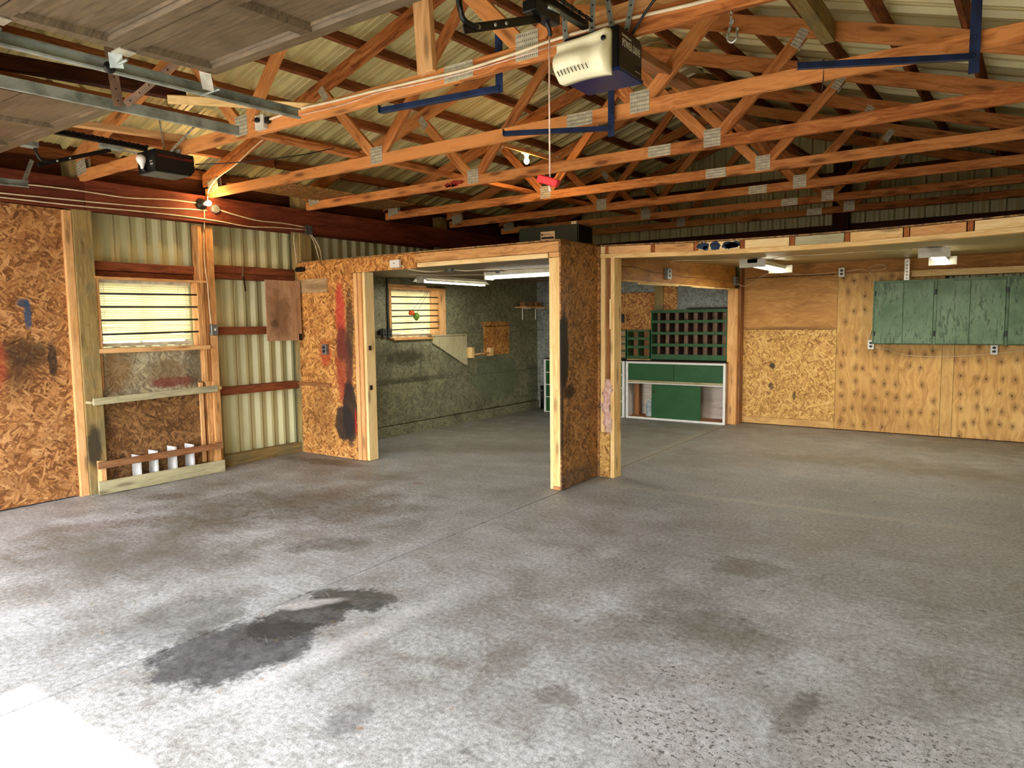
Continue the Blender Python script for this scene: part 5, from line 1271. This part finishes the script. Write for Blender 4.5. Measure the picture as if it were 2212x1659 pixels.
# wiring of the bays
cable([(-3.055, 6.3, 2.02), (-3.055, 6.6, 2.035), (-3.055, 7.0, 2.01), (-3.055, 7.4, 2.01)], 0.004, 'cable_brown', 'tan wire on the dropped header left of the first steel outlet', 'tan wires')
cable([(-3.055, 7.5, 2.015), (-3.055, 8.0, 2.00), (-3.055, 8.6, 2.012), (-3.055, 9.3, 2.02), (-3.055, 9.8, 2.015)], 0.004, 'cable_brown', 'tan wire on the dropped header between its two steel outlets', 'tan wires')
cable([(-3.01, 9.86, 1.99), (-2.95, 10.0, 1.96), (-2.85, 10.12, 2.02), (-2.75, 10.13, 2.10), (-2.6, 10.13, 2.135), (-2.2, 10.13, 2.09), (-1.77, 10.13, 2.105)], 0.004, 'cable_cream', 'pale wire looping from the corner post to the white outlet near the ceiling', 'tan wires')
cable([(-1.68, 10.13, 2.11), (-1.5, 10.12, 2.125), (-1.42, 10.12, 2.105), (-1.40, 10.12, 2.14), (-1.30, 10.12, 2.18), (-1.20, 10.12, 2.15), (-1.25, 10.12, 2.11), (-1.40, 10.12, 2.10), (-1.34, 10.13, 2.02), (-1.33, 10.14, 1.95), (-1.33, 10.14, 1.5), (-1.36, 10.14, 1.3), (-1.39, 10.14, 1.17)], 0.004, 'cable_cream', 'pale wire with a loose loop, dropping behind the green wall cabinet', 'tan wires')
cable([(-1.31, 10.13, 1.12), (-1.15, 10.13, 1.09), (-0.95, 10.13, 1.02), (-0.5, 10.13, 1.01), (-0.07, 10.13, 1.05)], 0.004, 'cable_cream', 'pale wire slung between the two white outlets under the green cabinet', 'tan wires')
cable([(0.01, 10.13, 1.06), (0.3, 10.13, 1.10), (0.7, 10.13, 1.12)], 0.004, 'cable_cream', 'pale wire leaving the outlet under the green cabinet to the right', 'tan wires')
zc = lambda y: 2.105+0.03*(y-5.98)
cable([(-2.9, 7.2, zc(7.2)-0.03), (-2.88, 7.25, zc(7.2)-0.006), (-2.6, 7.5, zc(7.5)-0.012), (-2.3, 7.75, zc(7.75)-0.01)], 0.004, 'cable_cream', 'pale ceiling wire reaching the left tube light of the right bay', 'tan wires')
cable([(-2.1, 7.8, zc(7.8)-0.03), (-1.8, 7.5, zc(7.5)-0.02), (-1.4, 7.3, zc(7.3)-0.035), (-1.0, 7.35, zc(7.4)-0.03), (-0.7, 7.6, zc(7.6)-0.02)], 0.004, 'cable_cream', 'pale ceiling wire slung between the two tube lights of the right bay', 'tan wires')
zl = lambda y: 2.05+0.024*(y-5.3)
cable([(-4.99, 5.24, 2.08), (-4.93, 5.30, 2.04), (-4.85, 5.5, 2.025), (-4.83, 5.7, 2.045)], 0.007, 'cable_cream', 'thick cream cable swooping from the white cover box into the painted bay', 'bay ceiling cables')
cable([(-4.75, 5.8, zl(5.8)-0.01), (-4.6, 5.85, zl(5.9)-0.025), (-4.4, 6.0, zl(6)-0.01), (-4.2, 6.1, zl(6)-0.03), (-3.9, 6.2, zl(6)-0.012), (-3.4, 6.3, zl(6)-0.02)], 0.005, 'cable_cream', 'cream ceiling cable nearest the opening of the painted bay', 'bay ceiling cables')
cable([(-5.6, 6.0, zl(6)-0.01), (-5.4, 6.4, zl(6.4)-0.02), (-5.2, 6.9, zl(6.9)-0.01), (-5.05, 7.0, zl(6.8)-0.02), (-4.8, 7.1, zl(7.1)-0.015), (-4.4, 7.2, zl(7)-0.01), (-3.9, 7.4, zl(7)-0.02), (-3.4, 7.5, zl(7)-0.01)], 0.004, 'cable_cream', 'cream ceiling cable wandering deeper inside the painted bay', 'bay ceiling cables')
for (x, y, lab) in ((-4.80, 5.78, 'round grey ceiling box just inside the painted bay opening'), (-4.75, 6.6, 'small grey ceiling box beside the crosswise tube light')):
    t = empty('ceiling_box', (x, y, zl(y)), lab, 'junction box'); lathe('box_body', [(0.001, -0.03), (0.045, -0.03), (0.05, 0.0), (0.001, 0.0)], 'conduit', t, Matrix.Translation((x, y, zl(y)+0.004)), 8, False)
cd = empty('conduit', (-6.53, 6.60, 2.1), 'grey conduit running down the painted wall left of the far window', 'conduit')
tube('pipe', [(-6.535, 6.585, 2.085), (-6.535, 6.585, 1.43)], 0.012, 'conduit', cd, 8, 1)
pp = empty('floor_pipe', (-6.40, 10.1, 0), 'short black pipe standing in the back corner of the painted bay', 'pipe')
tube('pipe', [(-6.41, 10.12, 0.0), (-6.41, 10.12, 0.40)], 0.028, 'dark_pipe', pp, 10, 1); lathe('collar', [(0.03, 0), (0.036, 0.005), (0.036, 0.03), (0.03, 0.035)], 'conduit', pp, Matrix.Translation((-6.41, 10.12, 0.30)), 12)

# ------------------------------------------------------------------ tube lights
def tubelight(name, x, y, z, L, along, lab, group, glowm, w=0.13, ends=True, shade=False, power=0):
    t = empty(name, (x, y, z), lab, 'tube light', group, None, 0 if along == 'y' else -PI/2)
    B = wloc(t)
    def lb(n, x0, x1, y0, y1, z0, z1, m, bev=0.002):
        o = box(n, x0, x1, y0, y1, z0, z1, m, None, bev); C.objects.unlink(o); m4 = o.matrix_basis.copy(); o.matrix_basis = Matrix.Identity(4); return place(o, B @ m4, t)
    lb('housing', -0.055, 0.055, 0, L, -0.045, 0.0, 'fixture_white')
    if shade:
        for s in (-1, 1):
            bm = bmesh.new(); v = [bm.verts.new(p) for p in ((s*0.055, 0, -0.02), (s*0.055, L, -0.02), (s*0.115, L, -0.07), (s*0.115, 0, -0.07))]; bm.faces.new(v)
            bmesh.ops.solidify(bm, geom=bm.faces[:], thickness=0.002); finish('reflector', bm, 'fixture_white', t, B)
    for s in ((-1, 1)):
        bm = bmesh.new(); addtube(bm, [(s*0.035, 0.03, -0.066), (s*0.035, L-0.03, -0.066)], 0.013, 10); finish('tube', bm, glowm, t, B, True)
    for yy in ((0.0, L-0.012) if ends else (0.01, L-0.03)):
        lb('end_plate', -w, w if not shade else w, yy, yy+0.012, -0.09, 0.0, 'fixture_white') if ends else lb('tube_holder', -0.055, 0.055, yy, yy+0.02, -0.085, -0.02, 'fixture_white')
    if power:
        l = bpy.data.lights.new('tube_lamp', 'AREA'); l.shape = 'RECTANGLE'; l.size = 0.10; l.size_y = L-0.06; l.energy = power; l.color = (1, 0.94, 0.8)
        o = bpy.data.objects.new('tube_lamp', l); place(o, B @ Matrix.Translation((0, L/2, -0.085)), t)
    return t
tubelight('tube_light', -2.22, 7.78, zc(7.8)-0.012+0.0, 1.2, 'y', 'white twin tube light on the right bay ceiling, nearer the divider post', 'tube lights', 'tube_glow', 0.14, True, False, 15)
tubelight('tube_light', -0.52, 7.66, zc(7.66)-0.012, 1.2, 'y', 'white twin tube light on the right bay ceiling, above the green wall cabinet', 'tube lights', 'tube_glow', 0.13, True, False, 15)
tubelight('tube_light', -5.86, 6.46, 2.075, 1.3, 'y', 'hooded tube light in the painted bay, running beside the far window', 'tube lights', 'tube_glow_left', 0.1, False, True, 7)
tubelight('tube_light', -4.92, 6.62, 2.078, 1.22, 'x', 'tube light set crosswise on the painted bay ceiling, partly behind the column', 'tube lights', 'tube_glow_left', 0.09, True, False, 4)

# ------------------------------------------------------------------ things on the painted wall
tp = empty('triangle_board', (-6.53, 7.83, 1.1), 'cream painted triangular board with a nail-studded top edge', 'panel')
prism('board', [(7.44, 1.327), (8.22, 1.321), (8.225, 0.862), (8.17, 0.868), (7.45, 1.214)], 0, -6.548, -6.528, 'triangle_paint', tp, 0.001)
bm = bmesh.new()
for k in range(24): abox(bm, -6.528, -6.520, 7.46+k*0.031, 7.465+k*0.031, 1.298, 1.312)
nl = finish('nails', bm, 'ink', tp); nl['kind'] = 'stuff'
rh = empty('dowel_rack', (-6.54, 8.5, 1.03), 'two pine blocks holding a wooden dowel below the strand board patch', 'rack')
box('block', -6.538, -6.45, 8.232, 8.30, 0.965, 1.125, 'pine', rh, 0.002); box('block', -6.538, -6.45, 8.71, 8.78, 0.975, 1.10, 'pine', rh, 0.002)
tube('dowel', [(-6.48, 8.30, 1.012), (-6.48, 8.71, 1.022)], 0.012, 'orange_pine', rh, 8, 1)
sh = empty('corner_shelf', (-6.4, 9.9, 1.73), 'small wooden shelf on white brackets in the far corner of the painted bay', 'shelf')
box('shelf_board', -6.55, -6.32, 9.52, 10.19, 1.725, 1.745, 'orange_pine', sh, 0.002)
for y in (9.72, 10.12):
    board('bracket', (-6.53, y, 1.72), (-6.53, y, 1.53), 0.02, 0.004, (0, 1, 0), 'white_plastic', sh); board('bracket', (-6.53, y, 1.72), (-6.36, y, 1.72), 0.02, 0.004, (0, 1, 0), 'white_plastic', sh)
for i, (a, b, h, lab) in enumerate(((9.60, 9.86, 0.075, 'larger wooden block on the corner shelf, pierced by a dark hole'), (9.96, 10.12, 0.072, 'smaller wooden block on the corner shelf, next to the wall corner'))):
    t = empty('wood_block', (-6.45, (a+b)/2, 1.746), lab, 'block', 'wooden blocks on the corner shelf')
    box('body', -6.50, -6.40, a, b, 1.746, 1.746+h, 'brown_board', t, 0.002)
    lathe('hole', [(0.001, 0), (0.016, 0), (0.016, 0.002), (0.001, 0.002)], 'ink', t, Matrix.Translation((-6.3995, a+0.06, 1.785)) @ Matrix.Rotation(PI/2, 4, 'Y'), 12, False)

# ------------------------------------------------------------------ pigeonholes and base cabinets of the left bay
pg = empty('pigeonhole_unit', (-3.73, 9.97, 0.88), 'large green painted pigeonhole shelf with four rows of dark compartments', 'shelf unit')
x0, x1, yf, yb = -4.34, -3.175, 9.96, 10.18
box('back_panel', x0, x1, yb-0.012, yb, 0.895, 1.65, 'shelf_back', pg, 0.0)
for x in (x0, x1-0.016): box('side', x, x+0.016, yf, yb-0.013, 0.895, 1.65, 'green_shelf', pg, 0.001)
rails = [(0.905, 0.985), (1.103, 1.147), (1.279, 1.322), (1.452, 1.495), (1.605, 1.650)]
for a, b in rails:
    box('front_rail', x0, x1, yf-0.012, yf, a, b, 'green_shelf', pg, 0.001); box('shelf_board', x0+0.017, x1-0.017, yf, yb-0.013, a, a+0.014, 'shelf_back', pg, 0.0)
for k in range(1, 8):
    x = x0+(x1-x0)*k/8
    for r in range(4): box('divider', x-0.005, x+0.005, yf+0.004, yb-0.013, rails[r][0]+0.0145, rails[r+1][0]-0.0005, 'deep_wood', pg, 0.0)
box('top_board', -3.80, -3.17, 10.0, 10.18, 1.655, 1.675, 'deep_wood', pg, 0.001)
p2 = empty('small_pigeonhole', (-4.55, 9.97, 0.9), 'small green pigeonhole unit with six openings, left of the large one', 'shelf unit')
a0, a1 = -4.735, -4.36
box('back_panel', a0, a1, yb-0.012, yb, 0.905, 1.352, 'brown_board', p2)
for x in (a0, a1-0.014): box('side', x, x+0.014, yf, yb-0.013, 0.905, 1.352, 'green_shelf', p2)
for a, b in ((0.915, 0.955), (1.07, 1.11), (1.20, 1.238), (1.325, 1.352)): box('front_rail', a0, a1, yf-0.01, yf, a, b, 'green_shelf', p2)
for z in (0.955, 1.09, 1.22): box('divider', -4.56, -4.545, yf, yb-0.013, z-0.02, z+0.11, 'green_shelf', p2)
box('base_board', a0, a1+0.01, yf-0.01, yb, 0.893, 0.905, 'pine', p2)
p3 = empty('open_shelves', (-5.0, 9.97, 0.9), 'narrow green framed shelves with pale boards behind the bright stud', 'shelf unit')
box('back_panel', -5.30, -4.755, yb-0.012, yb, 0.905, 1.352, 'ply_tan', p3)
for x in (-5.30, -4.77): box('side', x, x+0.014, yf, yb-0.013, 0.905, 1.352, 'green_shelf', p3)
for z in (0.905, 1.015, 1.13, 1.24, 1.34): box('shelf_board', -5.285, -4.771, yf, yb-0.013, z, z+0.012, 'green_shelf', p3)
def box_top(x0, x1, t): box('worktop', x0, x1, 9.80, 10.19, 0.876, 0.892, 'deep_wood', t, 0.001)
bc = empty('base_cabinet', (-3.9, 9.8, 0), 'green base cabinet with white trim and one lower sliding door', 'cabinet')
X0, X1, Y0, Y1 = -4.68, -3.14, 9.80, 10.18
box_top(X0, X1, bc)
for x in (X0, X1-0.016): box('side', x, x+0.016, Y0+0.012, Y1, 0.0, 0.874, 'white_trim' if x < -4 else 'shelf_back', bc, 0.001, 2)
box('back_panel', X0+0.017, X1-0.017, Y1-0.012, Y1, 0.03, 0.87, 'white_back', bc, 0.0)
box('floor_board', X0+0.017, X1-0.017, Y0+0.012, Y1-0.013, 0.012, 0.030, 'brown_board', bc)
box('mid_shelf', X0+0.017, X1-0.017, Y0+0.012, Y1-0.013, 0.545, 0.560, 'shelf_back', bc)
box('stile', X0, X0+0.036, Y0, Y0+0.012, 0.0, 0.875, 'white_trim', bc, 0.001, 2); box('stile', X1-0.034, X1, Y0, Y0+0.012, 0.0, 0.875, 'white_trim', bc, 0.001, 2)
box('top_rail', X0+0.037, X1-0.035, Y0, Y0+0.012, 0.846, 0.875, 'white_trim', bc, 0.001); box('bottom_rail', X0+0.037, X1-0.035, Y0, Y0+0.012, 0.0, 0.030, 'white_trim', bc, 0.001)
box('mid_rail', X0+0.037, X1-0.035, Y0-0.006, Y0+0.012, 0.560, 0.592, 'gray_board', bc, 0.001); box('mid_rail', X0+0.037, X1-0.035, Y0, Y0+0.012, 0.543, 0.557, 'white_trim', bc, 0.001)
box('upper_door', X0+0.038, -3.913, Y0+0.014, Y0+0.026, 0.594, 0.845, 'green_panel', bc, 0.001); box('upper_door', -3.909, X1-0.036, Y0+0.014, Y0+0.026, 0.594, 0.845, 'green_panel', bc, 0.001)
sd = box('sliding_door', -4.262, -3.50, Y0+0.014, Y0+0.026, 0.031, 0.535, 'green_panel', bc, 0.001, 0)
lathe('finger_pull', [(0.012, 0), (0.016, 0), (0.016, 0.002), (0.012, 0.002)], 'deep_wood', sd, Matrix.Translation((-4.225, Y0+0.014, 0.425)) @ Matrix.Rotation(PI/2, 4, 'X'), 16, False)
box('post', -4.63, -4.55, Y0+0.20, Y0+0.26, 0.03, 0.545, 'brown_board', bc, 0.001)
dc = empty('drawer_cabinet', (-5.45, 9.8, 0), 'green drawer cabinet with white rails, seen in slivers beside the column and stud', 'cabinet')
box_top(-6.17, -4.70, dc)
for x in (-6.17, -4.722): box('side', x, x+0.016, Y0+0.012, Y1, 0, 0.874, 'white_trim', dc, 0.001, 2)
box('back_panel', -6.15, -4.725, Y1-0.012, Y1, 0.0, 0.87, 'white_back', dc)
for x in (-6.17, -5.46, -4.745): box('stile', x, x+0.038, Y0, Y0+0.012, 0, 0.875, 'white_trim', dc, 0.001, 2)
for z in (0.0, 0.245, 0.452, 0.655, 0.858): 
    for a, b in ((-6.131, -5.461), (-5.421, -4.746)): box('rail', a, b, Y0, Y0+0.012, z, z+0.014, 'white_trim', dc, 0.001)
for z0_, z1_ in ((0.016, 0.243), (0.261, 0.450), (0.468, 0.653), (0.671, 0.856)):
    for a, b in ((-6.130, -5.462), (-5.420, -4.747)): box('drawer', a, b, Y0+0.003, Y0+0.30, z0_, z1_, 'green_panel', dc, 0.001, 0)
jg = empty('jug', (-4.31, 10.0, 0.03), 'translucent plastic jug with a white handle inside the base cabinet', 'jug')
lathe('body', [(0.001, 0.0), (0.062, 0.0), (0.068, 0.01), (0.068, 0.19), (0.058, 0.215), (0.028, 0.235), (0.022, 0.25), (0.001, 0.25)], 'jug_plastic', jg, Matrix.Translation((-4.345, 9.96, 0.031)), 16)
lathe('cap', [(0.001, 0), (0.026, 0), (0.026, 0.02), (0.001, 0.02)], 'white_plastic', jg, Matrix.Translation((-4.345, 9.96, 0.28)), 12)
tube('handle', [(-4.375, 9.93, 0.235), (-4.38, 9.92, 0.275), (-4.345, 9.92, 0.295), (-4.31, 9.92, 0.27)], 0.008, 'white_plastic', jg, 6, 4)

# ------------------------------------------------------------------ right bay: green wall cabinet, ledge, strap
wc = empty('wall_cabinet', (-0.35, 10.0, 1.16), 'long flaking green wall cabinet hung on the knotty plywood', 'cabinet')
cy = 9.86
box('carcass_top', -1.305, 0.66, cy+0.012, BY-0.002, 1.938, 1.955, 'green_shelf', wc, 0.001); box('carcass_bottom', -1.305, 0.66, cy+0.012, BY-0.002, 1.166, 1.182, 'green_shelf', wc, 0.001)
for x in (-1.308, 0.645): box('side', x, x+0.018, cy+0.010, BY-0.002, 1.166, 1.955, 'green_shelf', wc, 0.001, 2)
box('back_panel', -1.29, 0.645, BY-0.014, BY-0.002, 1.183, 1.937, 'old_green', wc)
for a, b in ((-1.308, -1.292), (-0.652, -0.622), (0.060, 0.088), (0.64, 0.66)): box('stile', a, b, cy, cy+0.018, 1.168, 1.953, 'old_green', wc, 0.001, 2)
box('top_rail', -1.291, 0.64, cy+0.004, cy+0.018, 1.915, 1.953, 'old_green', wc, 0.001)
for i, (a, b, hx) in enumerate(((-1.289, -0.975, -1.28), (-0.972, -0.655, -0.64), (-0.619, -0.286, -0.632), (-0.283, 0.057, 0.068), (0.091, 0.36, 0.082), (0.363, 0.637, 0.645))):
    dr = box('door', a, b, cy-0.012, cy+0.003, 1.176, 1.925, 'old_green', wc, 0.002, 2)
    for z in (1.30, 1.80): box('hinge', hx-0.008, hx+0.008, cy-0.016, cy-0.003, z-0.03, z+0.03, 'black_metal' if i % 2 else 'loft_green', dr, 0.001)
box('ledge_board', -0.915, 0.80, 10.05, BY-0.011, 2.0, 2.078, 'pine', wb, 0.002)
stp = empty('perforated_strap', (-0.955, 9.95, 2.0), 'white perforated steel strap from the ceiling to the green cabinet top', 'strap')
s_ = board('strap', (-0.955, 9.93, 1.957), (-0.955, 9.93, 2.215), 0.055, 0.004, (0, -1, 0), 'bright_zinc', stp, 0)
for k in range(6):
    bm = bmesh.new(); bmesh.ops.create_circle(bm, cap_ends=True, segments=10, radius=0.008); finish('slot', bm, 'ink', s_, Matrix.Translation((-0.955, 9.9275, 1.98+k*0.04)) @ Matrix.Rotation(PI/2, 4, 'X'))

# ------------------------------------------------------------------ on the loft
lf = empty('loft_machine', (-4.0, 6.6, 2.24), 'dark green machine case with a pale maker label, on the loft', 'machine case')
ly = 6.55; B2 = Matrix.Translation((-4.06, ly, 2.40)) @ Matrix.Rotation(0.10, 4, 'Z')
bm = bmesh.new(); abox(bm, -0.36, 0.36, 0, 0.4, -0.13, 0.13); bmesh.ops.bevel(bm, geom=bm.edges[:], offset=0.012, segments=2, affect='EDGES'); finish('case', bm, 'loft_green', lf, B2)
bm = bmesh.new(); abox(bm, -0.085, 0.085, -0.004, -0.001, -0.020, 0.070); lb_ = finish('maker_label', bm, 'paper', lf, B2); lb_['label'] = 'pale maker label with dark print'
TX = Matrix.Rotation(PI/2, 4, 'X')
text('lettering', 'CRAFTEX', 0.026, 'ink', B2 @ Matrix.Translation((-0.012, -0.0045, 0.039)) @ TX, lb_, 0.0003)
bm = bmesh.new(); abox(bm, -0.076, 0.076, -0.0055, -0.0042, -0.010, 0.013); finish('label_band', bm, 'ink', lb_, B2)

lathe('emblem', [(0.006, 0), (0.011, 0), (0.011, 0.001), (0.006, 0.001)], 'ink', lb_, B2 @ Matrix.Translation((-0.068, -0.0045, 0.039)) @ TX, 16, False)
bm = bmesh.new(); abox(bm, 0.27, 0.33, 0.02, 0.08, 0.131, 0.16); finish('top_knob', bm, 'paper', lf, B2)
rt_ = empty('red_frame', (-3.62, 6.0, 2.21), 'dark red steel frame on the loft below the machine case', 'frame')
for (a, b) in (((-3.95, 6.2, 2.225), (-3.95, 6.2, 2.30)), ((-3.62, 6.2, 2.225), (-3.62, 6.2, 2.30)), ((-3.97, 6.2, 2.295), (-3.60, 6.2, 2.31))):
    board('bar', a, b, 0.022, 0.02, (0, 1, 0), 'loft_red', rt_)
